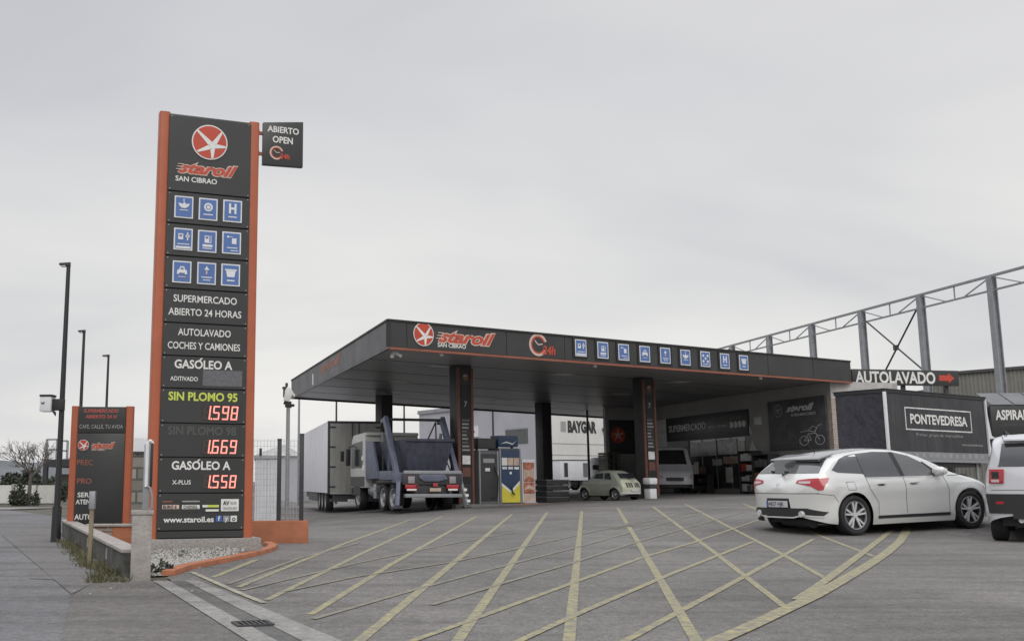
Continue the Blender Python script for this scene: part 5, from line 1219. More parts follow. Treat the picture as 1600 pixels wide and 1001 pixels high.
for q in (-1, 1):
    mb = MB('tail_red'); S2.decal(mb, [(q * .83, .90), (q * .81, 1.12), (q * .62, 1.12), (q * .64, .90)], 'B', .03, None, .04); tl = mb.build('tail_light', SU, bevel=.006, smooth=True)
    mb = MB('tail_clear'); S2.decal(mb, [(q * .79, .92), (q * .79, .96), (q * .69, .96), (q * .69, .92)], 'B', .036, None, .04); S2.decal(mb, [(q * .78, .98), (q * .78, 1.08), (q * .69, 1.08), (q * .69, .98)], 'B', .036, 'black_plastic', .04); mb.build('lens', tl)
    mb = MB('tail_red'); S2.decal(mb, [(q * .76, .585), (q * .76, .625), (q * .66, .625), (q * .66, .585)], 'B', .026, None, .05); mb.build('reflector', SU)
    sd = 'L' if q > 0 else 'R'
    for pl_ in ([(.32, 1.10), (.95, 1.08), (.95, 1.48), (.42, 1.48)], [(1.02, 1.08), (1.72, 1.06), (1.70, 1.50), (1.02, 1.50)], [(1.80, 1.06), (2.68, 1.06), (2.30, 1.46), (1.78, 1.50)]):
        mb = MB('car_glass'); S2.decal(mb, pl_, sd, .006, None, .07); mb.build('side_glass', SU, smooth=True)
    mb = MB('black_plastic'); mb.box(.35, 1.9, q * .58 - .02, q * .58 + .02, 1.70, 1.73); [mb.box(x - .03, x + .03, q * .58 - .018, q * .58 + .018, 1.62, 1.702) for x in (.4, 1.1, 1.85)]; mb.build('roof_rail', SU, bevel=.006)
    mb = MB('black_plastic'); S2.ribbon(mb, [(1.15, .33), (2.86, .33)], sd, .12, .012); mb.build('sill_strip', SU)
mb = MB('suv_white'); mb.hexa([(.02, -.60, 1.555), (.02, .60, 1.555), (.30, .62, 1.60), (.30, -.62, 1.60), (.03, -.59, 1.60), (.03, .59, 1.60), (.32, .62, 1.665), (.32, -.62, 1.665)]); sp = mb.build('spoiler', SU, bevel=.02)
mb = MB('tail_red'); mb.box(.008, .026, -.16, .16, 1.565, 1.592); mb.build('brake_light', sp)
mb = MB('plate_white'); mb.box(-.022, -.004, -.26, .26, .90, 1.01); mb.box(-.0235, -.021, .21, .26, .90, 1.01, 'plate_blue'); pl = mb.build('number_plate', SU)
mb = MB(); mb.text('7153 KLM', -.19, .92, .07, .38, 0, 'sign_black', .01); mb.v = [(-.025, -v[0], v[2]) for v in mb.v]; mb.build('lettering', pl)
mb = MB('steel_dark'); S2.ribbon(mb, [(-.34, 1.04), (.34, 1.04)], 'B', .02, .006); S2.ribbon(mb, [(-.82, .80), (.82, .80)], 'B', .008, .004); mb.build('hatch_seam', SU)
mb = MB('black_plastic'); S2.ribbon(mb, [(-.55, .41), (.55, .41)], 'B', .10, .03); mb.build('diffuser', SU); mb = MB('chrome'); mb.tube((.02, .45, .34), (.3, .45, .34), .04, n=14); mb.build('exhaust', SU, smooth=True)

# ------------------------------------------------------------------ small old car
hd = Vector((-.52, .85, 0)).normalized(); ang = math.atan2(hd.y, hd.x); c = G(962, 781)
OC = Thing('old_car', 'small rounded old green car with a cream slatted engine lid under the canopy', 'car', c - hd * .9 + Vector((.12, 0, 0)), ang)
S3 = Shell(3.3, .70, [(0, .58), (.08, .72), (.25, .90), (.5, 1.10), (.75, 1.30), (1.0, 1.39), (1.5, 1.41), (1.95, 1.36), (2.3, 1.08), (2.5, .95), (2.9, .84), (3.2, .68), (3.3, .5)], [(0, .30), (.3, .22), (3.0, .22), (3.3, .32)],
           [(.2, .92), (.5, 1.0), (.75, 1.0), (.9, .95), (1.15, .86), (1.4, .74)], .55, .6, 2.4, 2.3, [(0, .25), (.5, .16), (1, .14), (2, .13), (2.6, .22), (3.3, .25)], [(.62, .27), (2.62, .27)], .32, 2.3, .03)
OC.o.scale = (.86, .86, .86)
S3.mesh('old_car_green').build('body', OC, smooth=True)
mb = MB('black_plastic'); mb.box(.3, 3.0, -.55, .55, .18, .5); mb.build('underbody', OC)
for x in (.62, 2.62):
    for y in (-.60, .60): wheel(OC, x, y, .27, .14, 'steel', 'steel_grey')
mb = MB('old_car_cream'); S3.decal(mb, [(-.58, .36), (.58, .36), (.60, .84), (.52, .94), (-.52, .94), (-.60, .84)], 'B', .02, None, .06); lid = mb.build('engine_lid', OC, smooth=True)
mb = MB('steel_dark')
for k in range(3):
    for q in (-1, 1): S3.decal(mb, [(q * (.06 + .13 * k), .60), (q * (.15 + .13 * k), .60), (q * (.15 + .13 * k), .80), (q * (.06 + .13 * k), .80)], 'B', .028, None, .05)
mb.build('grille', lid)
mb = MB('car_glass'); S3.decal(mb, [(-.44, 1.02), (.44, 1.02), (.38, 1.25), (-.38, 1.25)], 'B', .010, None, .06); mb.build('rear_glass', OC, smooth=True)
mb = MB('chrome'); S3.ribbon(mb, [(-.64, .34), (.64, .34)], 'B', .07, .04); mb.build('bumper', OC)
for q, sd in ((1, 'L'), (-1, 'R')):
    mb = MB('car_glass'); S3.decal(mb, [(.80, .95), (1.30, .93), (1.30, 1.27), (.98, 1.27)], sd); mb.build('side_glass', OC, smooth=True)
    mb = MB('car_glass'); S3.decal(mb, [(1.38, .93), (2.08, .93), (1.88, 1.25), (1.38, 1.27)], sd); mb.build('door_glass', OC, smooth=True)
    mb = MB('tail_red'); S3.decal(mb, [(q * .60, .52), (q * .60, .62), (q * .53, .62), (q * .53, .52)], 'B', .02, None, .05); mb.build('tail_light', OC)
    mb = MB('steel_dark'); S3.ribbon(mb, [(1.34, 1.28), (1.34, .35), (2.16, .35), (2.16, .93)], sd); mb.build('door_seam', OC)
mb = MB('plate_white'); h = S3.hit('B', 0, .45); mb.box(h.x - .05, h.x - .03, -.2, .2, .42, .52); mb.build('number_plate', OC)

# ------------------------------------------------------------------ silver van facing the viewer
c = P(1055, 755, 52.5); c.z = gz(c.x, c.y); hd = Vector((-.18, -.98, 0)).normalized()
VN = Thing('silver_van', 'silver delivery van facing the viewer in front of the shop door', 'van', c - hd * 4.9, math.atan2(hd.y, hd.x))
S4 = Shell(4.9, .95, [(0, 2.1), (.1, 2.35), (.4, 2.42), (3.2, 2.42), (3.5, 2.36), (3.8, 2.05), (4.2, 1.48), (4.45, 1.28), (4.75, 1.08), (4.9, .72)], [(0, .4), (.2, .3), (4.7, .28), (4.9, .34)], [(.2, .95), (.6, 1.0), (1.3, 1.0), (1.7, .94), (2.4, .86)], .3, .5, 3, 3.0,
           [(0, .2), (3.2, .14), (4.2, .16), (4.9, .25)], [(1.0, .34), (4.0, .34)], .40, 3, .02)
S4.mesh('van_silver').build('body', VN, smooth=True)
mb = MB('black_plastic'); mb.box(.5, 4.6, -.75, .75, .26, .7); mb.build('underbody', VN)
for x in (1.0, 4.0):
    for y in (-.82, .82): wheel(VN, x, y, .34, .2, 'steel', 'steel_grey')
mb = MB('car_glass'); S4.decal(mb, [(-.70, 1.48), (.70, 1.48), (.62, 2.22), (-.62, 2.22)], 'F', .008, None, .08); mb.build('windscreen', VN, smooth=True)
mb = MB('black_plastic'); S4.decal(mb, [(-.85, .30), (.85, .30), (.85, .46), (-.85, .46)], 'F', .02, None, .06); mb.build('bumper', VN, smooth=True)
mb = MB('steel_dark'); S4.decal(mb, [(-.42, .62), (.42, .62), (.45, .80), (-.45, .80)], 'F', .012, None, .06); mb.build('grille', VN)
mb = MB('plate_white'); mb.box(4.925, 4.935, -.26, .26, .52, .62); mb.build('number_plate', VN)
for q, sd in ((1, 'L'), (-1, 'R')):
    mb = MB('tail_clear'); S4.decal(mb, [(q * .86, .74), (q * .86, .98), (q * .58, .90), (q * .56, .76)], 'F', .012, None, .05); mb.build('headlight', VN, smooth=True)
    mb = MB('black_plastic'); mb.box(3.75, 3.95, q * 1.02 - .07, q * 1.02 + .07, 1.45, 1.78); mb.bar((3.8, q * .88, 1.5), (3.85, q * 1.0, 1.5), .05); mb.build('door_mirror', VN, bevel=.02)
    mb = MB('car_glass'); S4.decal(mb, [(2.9, 1.42), (3.9, 1.42), (3.5, 2.0), (2.9, 2.1)], sd); mb.build('side_glass', VN, smooth=True)

# ------------------------------------------------------------------ skip lorry
hd = Vector((-.287, .958, 0)); ang = math.atan2(.287, .958)
o = P(629, 755, 37.2); o.z = gz(o.x + .8, 38.5)
SK = Thing('skip_lorry', 'blue and white skip lorry with raised loader arms, seen from behind under the canopy', 'lorry', o, ang)
Wd = 2.3
for y in (1.35, 2.55):
    for x in (.20, Wd - .20): wheel(SK, 0, 0, .5, .36, 'steel', 'steel_grey').matrix_basis = Matrix.Translation((x, y, .5)) @ Matrix.Rotation(R(90) if x > 1 else R(-90), 4, 'Z') @ Matrix.Translation((0, 0, -.5))
for x in (.20, Wd - .20): wheel(SK, 0, 0, .5, .34, 'steel', 'steel_grey').matrix_basis = Matrix.Translation((x, 6.0, .5)) @ Matrix.Rotation(R(90) if x > 1 else R(-90), 4, 'Z') @ Matrix.Translation((0, 0, -.5))
mb = MB('steel_dark'); mb.box(.55, Wd - .55, .05, 7.0, .62, 1.0); mb.box(.25, Wd - .25, .1, 4.6, 1.0, 1.22); mb.box(.45, .75, 3.3, 5.2, .5, .95); mb.tube((.42, 3.5, .75), (.42, 4.9, .75), .26, n=18, m='steel_grey'); mb.build('chassis', SK, bevel=.01)
mb = MB('black_plastic'); mb.box(.0, .42, .75, 3.2, 1.06, 1.12); mb.box(Wd - .42, Wd, .75, 3.2, 1.06, 1.12); mb.box(.0, .42, .72, .76, .75, 1.12); mb.build('mudguard', SK, bevel=.01)
mb = MB('steel_dark'); mb.box(.02, Wd - .02, -.02, .10, .98, 1.36); mb.box(.05, Wd - .05, -.14, .02, .52, .66, 'steel_grey'); mb.box(.45, .55, -.1, .1, .6, 1.0); mb.box(Wd - .55, Wd - .45, -.1, .1, .6, 1.0); rear = mb.build('rear_beam', SK, bevel=.012)
mb = MB('truck_blue'); mb.box(.05, Wd - .05, -.05, .05, 1.36, 1.48, 'steel_grey'); mb.prism([(.62, 1.34), (Wd - .72, 1.34), (Wd - .60, 1.18), (Wd - .95, 1.10), (.80, 1.10), (.62, 1.22)], -.09, -.03); mb.build('rear_plate', SK, bevel=.008)
for x in (.30, Wd - .42):
    mb = MB('tail_red'); mb.box(x - .22, x + .26, -.10, -.02, .84, .98); mb.box(x - .18, x + .20, -.115, -.09, .76, .84, 'lens_white'); mb.box(x - .12, x + .14, -.09, -.02, 1.02, 1.28, 'steel_grey'); mb.build('tail_light', SK, bevel=.008)
mb = MB('poster_cream'); mb.box(1.0, 1.42, -.12, -.10, .74, .86); mb.box(1.12, 1.30, -.12, -.10, .92, 1.04, 'tail_red'); mb.build('number_plate', SK)
# skip container
mb = MB('truck_blue_dark'); sk_ = [(.0, .0)]
b0, b1, t0, t1 = .55, 2.9, .28, 3.6; zb_, zt_ = 1.35, 2.62
mb.hexa([(.40, b0, zb_), (Wd - .48, b0, zb_), (Wd - .48, b1, zb_), (.40, b1, zb_), (.22, t0, zt_), (Wd - .22, t0, zt_), (Wd - .22, t1, zt_), (.22, t1, zt_)])
mb.hexa([(.18, t0 - .05, zt_ - .08), (Wd - .18, t0 - .05, zt_ - .08), (Wd - .18, t0 + .04, zt_ - .08), (.18, t0 + .04, zt_ - .08), (.18, t0 - .05, zt_ + .02), (Wd - .18, t0 - .05, zt_ + .02), (Wd - .18, t0 + .04, zt_ + .02), (.18, t0 + .04, zt_ + .02)])
for k in range(6): x = .48 + k * (Wd - 1.0) / 5; mb.hexa([(x - .04, b0 - .03, zb_), (x + .04, b0 - .03, zb_), (x + .04, b0 + .03, zb_), (x - .04, b0 + .03, zb_), (x - .04, t0 - .0 + .15, zt_ - .55), (x + .04, t0 + .15, zt_ - .55), (x + .04, t0 + .2, zt_ - .55), (x - .04, t0 + .2, zt_ - .55)])
SKC = mb.build('skip_container', bevel=.012); SKC.data.transform(SK.M); tag(SKC, 'dark blue flared waste skip carried between the arms of the skip lorry', 'skip')
for x in (.0, Wd):
    mb = MB('truck_blue'); s = 1 if x > 1 else -1
    mb.bar((x + s * .02, .55, 1.25), (x, 2.05, 3.50), .17, .26); mb.box(x - .12, x + .12, .25, .85, 1.05, 1.42); mb.bar((x, 2.0, 3.44), (x, 2.45, 3.36), .15, .16); arm = mb.build('loader_arm', SK, bevel=.02)
    mb = MB('steel_grey'); mb.tube((x - s * .22, 2.2, 1.35), (x - s * .16, 1.75, 2.9), .06); mb.tube((x - s * .22, 2.2, 1.3), (x - s * .18, 2.0, 2.1), .09, m='truck_blue'); mb.build('ram', arm, smooth=True)
    mb = MB('steel_dark'); mb.path([(x - s * .15, 2.35, 3.38), (x - s * .30, 1.9, zt_ + .02)], .028, 6); mb.path([(x - s * .15, 2.35, 3.38), (x - s * .32, 2.9, zt_ + .02)], .028, 6); mb.build('chain', arm)
mb = MB('steel_dark'); mb.tube((0, 2.1, 3.44), (Wd, 2.1, 3.44), .055); mb.build('cross_bar', SK, smooth=True)
for x, s in ((-.02, -1), (Wd + .02, 1)):
    mb = MB('truck_blue' if s < 0 else 'steel_grey'); mb.bar((x, .35, 1.15), (x + s * .16, .05, .22), .15, .17); mb.box(x + s * .16 - .14, x + s * .16 + .14, -.12, .2, .14, .22, 'steel_dark')
    if s > 0: [mb.box(x + .02 + .04 * k, x + .16 + .04 * k, -.02 - .05 * k, .0 - .05 * k, .74 - .2 * k, .85 - .2 * k, 'lens_white') for k in range(3)]
    mb.build('stabiliser_leg', SK, bevel=.01)
mb = MB('truck_blue'); mb.box(.12, Wd - .12, 4.58, 4.70, 1.2, 2.62, 'truck_blue_dark'); mb.prism([(2.9, 1.2), (4.72, 1.2), (4.72, 2.70), (3.7, 2.66)], .0, .08, plane='yz'); mb.prism([(.6, 1.15), (3.0, 1.15), (3.0, 1.5), (.8, 1.5)], .02, .10, plane='yz'); mb.prism([(3.0, 1.2), (4.5, 1.2), (4.5, 2.6), (3.6, 2.62)], Wd - .10, Wd - .02, plane='yz'); mb.build('side_panel', SK, bevel=.01)
mb = MB('truck_white'); mb.prism([(4.75, .85), (6.95, .85), (7.02, 1.5), (6.85, 2.75), (6.5, 2.95), (4.9, 3.0), (4.75, 2.8)], .0, Wd, plane='yz'); cab = mb.build('cab', SK, bevel=.05)
mb = MB('truck_white'); mb.prism([(4.7, 2.95), (4.75, 3.08), (6.6, 3.02), (6.9, 2.8)], .02, Wd - .02, plane='yz'); mb.build('roof_spoiler', SK, bevel=.03)
for x0, x1 in ((-.008, .02), (Wd - .02, Wd + .008)):
    mb = MB('truck_glass'); mb.prism([(5.15, 1.65), (6.85, 1.65), (6.74, 2.66), (5.15, 2.74)], x0, x1, plane='yz'); mb.build('side_glass', SK)
    mb = MB('black_plastic'); mb.prism([(5.45, .55), (6.6, .55), (6.5, 1.05), (6.0, 1.15), (5.5, 1.05)], x0, x1, plane='yz'); mb.build('wheel_arch', SK)
for x0, x1 in ((-.012, .012), (Wd - .012, Wd + .012)):
    mb = MB('steel_dark'); mb.prism([(4.85, .9), (6.9, .9), (6.95, 1.3), (4.85, 1.3)], x0, x1, plane='yz'); mb.build('step_panel', SK)
mb = MB('rubber')                                              # hoses along the chassis and loader
for x in (.12, Wd - .12):
    mb.path([(x, .9, 1.5), (x + .05, 1.3, 1.75), (x, 1.6, 2.2), (x + .04, 1.8, 2.7)], .022, 6); mb.path([(x, 3.0, 1.3), (x - .06, 3.6, 1.2), (x, 4.4, 1.35)], .025, 6)
mb.build('hose', SK, smooth=True)
mb = MB('steel_grey'); mb.box(.04, .44, 3.55, 3.75, .45, .50); mb.box(.04, .44, 3.55, 3.75, .72, .77); mb.box(.06, .12, 3.5, 3.8, .45, 1.0); mb.tube((.7, 4.62, 1.2), (.7, 4.62, 3.05), .07, n=12); mb.box(1.2, 1.8, 4.55, 4.72, 1.3, 1.9, 'steel_dark'); mb.build('step_and_exhaust', SK, bevel=.006)
mb = MB('lens_white'); mb.box(-.03, .02, 5.0, 5.2, 1.95, 2.12); mb.box(-.03, .02, 4.9, 5.1, 1.55, 1.75); mb.build('side_label', SK)
mb = MB('truck_glass'); mb.box(.35, Wd - .35, 4.735, 4.76, 2.0, 2.7); mb.build('rear_window', SK)
mb = MB('black_plastic'); mb.box(-.30, -.12, 6.55, 6.7, 1.75, 2.45); mb.bar((-.2, 6.6, 2.5), (.02, 6.55, 2.6), .04); mb.build('door_mirror', SK, bevel=.02)

# ------------------------------------------------------------------ articulated trailer behind it
hd = Vector((-.155, .988, 0)); o = P(512, 755, 46.2); o.z = gz(o.x + 1, o.y)
TR = Thing('box_trailer', 'long box trailer with pale side and grey double rear doors behind the skip lorry', 'trailer', o, math.atan2(.155, .988))
zb_, zt_ = TR.uz(512, 770)[1], TR.uz(512, 657.5)[1]; Wt = 2.5; Lt = 13.2
mb = MB('trailer_white'); mb.box(0, Wt, .04, Lt, zb_, zt_); mb.build('body', TR, bevel=.015)
mb = MB('steel_dark'); mb.box(-.01, .10, -.01, .06, zb_ - .05, zt_ + .01); mb.box(Wt - .10, Wt + .01, -.01, .06, zb_ - .05, zt_ + .01); mb.box(.10, Wt - .10, -.01, .06, zt_ - .10, zt_ + .01); mb.box(.10, Wt - .10, -.01, .06, zb_ - .05, zb_ + .03, 'steel_grey'); mb.build('rear_frame', TR, bevel=.006)
for x0, x1 in ((.10, Wt / 2 - .01), (Wt / 2 + .01, Wt - .10)):
    mb = MB('trailer_grey'); mb.box(x0, x1, -.004, .05, zb_ + .03, zt_ - .10); d_ = mb.build('rear_door', TR, bevel=.006)
    xh = x0 if x0 < 1 else x1; s = 1 if x0 < 1 else -1
    for k in range(4): z = zb_ + .25 + k * (zt_ - zb_ - .55) / 3; mb = MB('black_plastic'); mb.box(min(xh, xh + s * .24), max(xh, xh + s * .24), -.03, .0, z, z + .06); mb.build('hinge', d_)
    mb = MB('steel_dark'); xb = x1 - .14 if x0 < 1 else x0 + .14; mb.tube((xb, -.03, zb_), (xb, -.03, zt_ - .1), .022); mb.build('lock_bar', d_)
    mb = MB('black_plastic'); mb.box((x0 + x1) / 2 - .10, (x0 + x1) / 2 + .06, -.015, .0, zb_ + 1.4, zb_ + 1.85); mb.build('handle_pocket', d_, bevel=.02)
mb = MB('steel_dark'); mb.box(.3, Wt - .3, .1, Lt, zb_ - .30, zb_); mb.box(.1, Wt - .1, .0, .1, .45, .58); mb.box(.02, .06, 4.5, 9.0, .40, zb_ - .05); mb.box(Wt - .06, Wt - .02, 4.5, 9, .40, zb_ - .05); mb.build('chassis', TR)
for y in (1.3, 2.6, 3.9):
    for x in (.2, Wt - .2): wheel(TR, 0, 0, .48, .36, 'steel', 'steel_grey').matrix_basis = Matrix.Translation((x, y, .48)) @ Matrix.Rotation(R(90) if x > 1 else R(-90), 4, 'Z') @ Matrix.Translation((0, 0, -.48))
mb = MB('lens_white'); mb.box(.9, 1.5, -.02, .0, .46, .56); mb.build('number_plate', TR)

# ------------------------------------------------------------------ black exhibition truck body
a = P(1384, 655, 28.8); thp = math.atan2(1, 1.55); a.z = gz(a.x, a.y)
PT = Thing('exhibition_trailer', 'black curtain sided trailer with framed white PONTEVEDRESA lettering behind the white hatchback', 'trailer', a, thp)
zb_ = PT.uz(1387, 703)[1]; zt_ = PT.uz(1380, 606)[1]; Lp = PT.uz(1540, 650)[0]
# side wall depth from the picture
Hs = Matrix.Rotation(thp, 3, 'Z')
def dep(px):
    d = PT.I.to_3x3() @ ray(px, 650); o_ = PT.I @ Vector((0, 0, EYE)); t = (0 - o_.x) / d.x; return o_.y + d.y * t
Dp = dep(1307); print('pont', Lp, Dp, zb_, zt_)
mb = MB('curtain_black'); mb.box(.02, Lp - .02, .0, .05, zb_, zt_ - .12); fr_ = mb.build('front_curtain', PT)
mb = MB('curtain_side'); mb.box(0, .05, .05, Dp, zb_, zt_ - .10); mb.build('side_curtain', PT)
mb = MB('curtain_black'); mb.box(Lp - .05, Lp, .05, Dp, zb_, zt_ - .1); mb.box(.05, Lp - .05, Dp - .05, Dp, zb_, zt_ - .1); mb.build('rear_curtain', PT)
mb = MB('black_roof'); mb.box(-.03, Lp + .03, -.03, Dp + .03, zt_ - .12, zt_ - .03); mb.box(-.05, Lp + .05, -.05, Dp + .05, zt_ - .03, zt_ - .005, 'steel_dark'); mb.build('roof', PT, bevel=.01)
mb = MB('white_cool'); mb.box(-.05, .04, -.05, .012, zb_ - .1, zt_ - .10); mb.build('corner_post', PT, bevel=.006)
mb = MB('white_cool'); mb.box(Lp - .035, Lp + .03, -.045, .03, zb_ - .1, zt_ - .10); mb.prism([(Lp + .03, zt_ - .12), (Lp + .10, zt_ - .45), (Lp + .26, zb_ + .55), (Lp + .50, zb_ + .46), (Lp + .03, zb_ + .44)], .0, .03); mb.prism([(Lp + .03, zb_ + .44), (Lp + .10, zb_ + .44), (Lp + .22, zb_ - .1), (Lp + .30, zb_ - .35), (Lp + .12, zb_ - .35), (Lp + .03, zb_ - .1)], .0, .03); mb.build('end_flap', PT)
mb = MB('skirt_grey'); mb.box(.02, Lp - .02, .01, .06, zb_ - .22, zb_ - .01); [mb.box(.3 + k * .36, .42 + k * .36, .004, .012, zb_ - .17, zb_ - .06, 'grey_vinyl') for k in range(int((Lp - .4) / .36))]; mb.box(.0, Lp, .0, .10, zb_ - .30, zb_ - .225, 'steel_grey'); mb.build('skirt', PT)
mb = MB('steel_dark'); mb.box(.15, Lp - .15, .2, Dp - .2, zb_ - .42, zb_ - .22); mb.box(.3, 2.2, .15, .4, .35, zb_ - .3); mb.build('chassis', PT)
for x in (Lp * .58, Lp * .78):
    for y in (.28, Dp - .28): wheel(PT, x, y if y > 1 else -y, .40, .26, 'steel', 'steel_grey').matrix_basis = Matrix.Translation((0, .56 if y < 1 else 0, 0))
for x in (.5, Lp - .4): mb = MB('steel_grey'); mb.tube((x, .2, .0), (x, .2, zb_ - .3), .05); mb.box(x - .15, x + .15, .05, .35, .0, .04); mb.build('support_leg', PT)
YF2 = -.006; mb = MB('grey_vinyl'); mb.cur = 'poster_grey'
c1 = PT.uz(1413, 638, 0); c2 = PT.uz(1519, 675, 0); t = .035; zt2 = (PT.uz(1413, 637, 0)[1] + PT.uz(1519, 641, 0)[1]) / 2; zb2 = (PT.uz(1416, 672, 0)[1] + PT.uz(1519, 675, 0)[1]) / 2
mb.box(c1[0], c2[0], YF2, .001, zt2 - t, zt2); mb.box(c1[0], c2[0], YF2, .001, zb2, zb2 + t); mb.box(c1[0], c1[0] + t, YF2, .001, zb2 + t, zt2 - t); mb.box(c2[0] - t, c2[0], YF2, .001, zb2 + t, zt2 - t); mb.build('frame', fr_)
mb = MB(); ww = c2[0] - c1[0]; hh = zt2 - zb2
mb.text('PONTEVEDRESA', c1[0] + ww * .07, zb2 + hh * .30, hh * .40, ww * .86, -.007, 'white_vinyl', .03); mb.build('lettering', fr_)
mb = MB(); quadtext(mb, PT, 'Primer grupo de mercadillos', (1432, 681), (1505, 683), 4.5, 'grey_vinyl', -.007, .0); mb.build('lettering', fr_)
mb = MB(); quadtext(mb, PT, 'www.pontevedresa.es', (1503, 696.5), (1536, 697), 4, 'grey_vinyl', -.007, .01); mb.build('lettering', fr_)

# ------------------------------------------------------------------ car wash sign, vacuum bay, steel frame, sheds
a = P(1332, 590, 46.6); SG = Thing('carwash_sign', 'long black AUTOLAVADO sign with a red arrow above the black trailer', 'sign', Vector((a.x, a.y, gz(a.x, a.y))), R(8))
x1 = SG.uz(1498, 590)[0]; z1, z0 = SG.uz(1415, 577.5)[1], SG.uz(1415, 601.5)[1]
mb = MB('sign_black'); mb.box(0, x1, 0, .18, z0, z1); pn = mb.build('panel', SG, bevel=.01)
mb = MB(); a = SG.uz(1337, 598); b = SG.uz(1462, 598); mb.text('AUTOLAVADO', a[0], z0 + (z1 - z0) * .14, (z1 - z0) * .70, b[0] - a[0], -.006, 'white_vinyl', .03); mb.build('lettering', pn)
mb = MB(); a = SG.uz(1467, 590); b = SG.uz(1491, 590); zc = (z0 + z1) / 2; hz_ = (z1 - z0); w_ = b[0] - a[0]
mb.prism([(a[0], zc - hz_ * .18), (a[0] + w_ * .6, zc - hz_ * .18), (a[0] + w_ * .6, zc - hz_ * .34), (b[0], zc), (a[0] + w_ * .6, zc + hz_ * .34), (a[0] + w_ * .6, zc + hz_ * .18), (a[0], zc + hz_ * .18)], -.010, .001, 'logo_red'); mb.build('arrow', pn)
for k in range(3): x = .5 + k * (x1 - 1.0) / 2; mb = MB('steel_dark'); mb.box(x - .08, x + .08, .19, .35, 0, z1 - .1); mb.build('support_post', SG, bevel=.01)
a = P(1549, 655, 34); VB = Thing('vacuum_bay', 'black roofed vacuum bay with ASPIRADO lettering at the right edge', 'shelter', Vector((a.x, a.y, gz(a.x, a.y))), R(-4))
za, zm, zb_ = VB.uz(1550, 616)[1], VB.uz(1550, 632)[1], VB.uz(1550, 682)[1]
mb = MB('sign_black'); mb.box(0, 4.6, 0, .10, zb_, zm); pn = mb.build('fascia', VB, bevel=.01)
for k in range(6): mb = MB('roof_grey' if 0 else 'pump_grey'); mb.hexa([(k * .75 + .03, -.05, zm), (k * .75 + .72, -.05, zm), (k * .75 + .72, .0, zm), (k * .75 + .03, .0, zm), (k * .75 + .03, .9, za + .12), (k * .75 + .72, .9, za + .12), (k * .75 + .72, .95, za + .12), (k * .75 + .03, .95, za + .12)]); mb.build('roof_panel', VB)
mb = MB('black_roof'); mb.box(.02, 4.6, .12, 3.5, zm - .15, zm - .05); mb.build('roof', VB)
mb = MB(); a = VB.uz(1556, 655); b = VB.uz(1606, 652); mb.text('ASPIRADO', a[0], a[1], .30, b[0] - a[0] + .28, -.006, 'white_vinyl', .03); mb.text('LAVADO INTERIOR', a[0] + .2, a[1] - .22, .09, 1.1, -.006, 'dim_vinyl', .01); mb.build('lettering', pn)
for x, y in ((.1, .3), (2.3, .3), (4.5, .3), (.1, 3.3), (4.5, 3.3)): mb = MB('steel_dark'); mb.box(x - .06, x + .06, y - .06, y + .06, 0, zm - .1); mb.build('post', VB)
# tall steel frame, receding to the left
xs = [1790, 1660, 1548, 1440, 1348, 1268, 1198, 1130]
# spacing constant along a line through the vanishing point (343,755)
base0 = P(1548, 431, 58.0); dF = Vector(((343 - 580) / 1600 / math.cos(PITCH) * math.cos(PITCH), 1, 0)).normalized()
sp_ = None
def on_line(px):
    d = ray(px[0], px[1]); k = d.x / d.y; t = (k * base0.y - base0.x) / (dF.x - k * dF.y); return t
ts = [on_line(x) for x in ((1548, 431), (1440, 461), (1348, 487), (1268, 507))]; stp = (ts[3] - ts[0]) / 3
FRM = Thing('steel_frame', 'tall open steel frame of grey posts and lattice beams rising behind the canopy', 'steel frame', Vector((base0.x, base0.y, 0)), math.atan2(-dF.y, -dF.x))
ztop = FRM.uz(1548, 431)[1]; zlow = FRM.uz(1548, 454)[1]; print('frame', ts, stp, ztop)
zlow = ztop - (ztop - zlow) * 1.0
pxs = [-k * stp for k in range(-2, 8)]
for i, x in enumerate(pxs):
    mb = MB('steel_truss'); h = .19
    mb.box(x - h, x + h, -h, -h + .05, 0, ztop - .06); mb.box(x - h, x + h, h - .05, h, 0, ztop - .06); mb.box(x - .03, x + .03, -h + .05, h - .05, 0, ztop - .06); mb.build('post', FRM)
for x, x2 in zip(pxs, pxs[1:]):
    d = x2 - x; s = 1 if d > 0 else -1; mb = MB('steel_truss')
    mb.box(min(x, x2), max(x, x2), -.07, .07, ztop - .07, ztop + .07); mb.box(min(x, x2) + .2, max(x, x2) - .2, -.05, .05, zlow - .05, zlow + .05)
    for p, q in (((.03, ztop - .1), (.36, zlow + .05)), ((.5, ztop - .08), (.5, zlow + .05)), ((.64, zlow + .05), (.97, ztop - .1))): mb.bar((x + d * p[0], 0, p[1]), (x + d * q[0], 0, q[1]), .06)
    mb.build('lattice_beam', FRM)
qa, qb, qc, qd = FRM.uz(1352, 500), FRM.uz(1453, 586), FRM.uz(1436, 474), FRM.uz(1361, 621)
mb = MB('steel_dark'); mb.tube((qa[0], -.04, qa[1]), (qb[0], -.04, qb[1]), .055); mb.tube((qc[0], .04, qc[1]), (qd[0], .04, qd[1]), .055); q = FRM.uz(1400, 543); mb.box(q[0] - .16, q[0] + .16, -.1, .1, q[1] - .16, q[1] + .16); mb.build('cross_brace', FRM)
a = P(1465, 755, 66); WH = Thing('corrugated_shed', 'beige corrugated metal shed behind the tall steel frame at the far right', 'building', Vector((a.x, a.y, 0)), R(6))
z1 = WH.uz(1500, 584)[1]; z2 = WH.uz(1600, 576)[1]; Lw2 = 22
mb = MB('clad_grey'); n = int(Lw2 / .28)
slope = (z2 - z1) / (WH.uz(1600, 580)[0] - WH.uz(1500, 580)[0]); x0_ = WH.uz(1500, 580)[0]
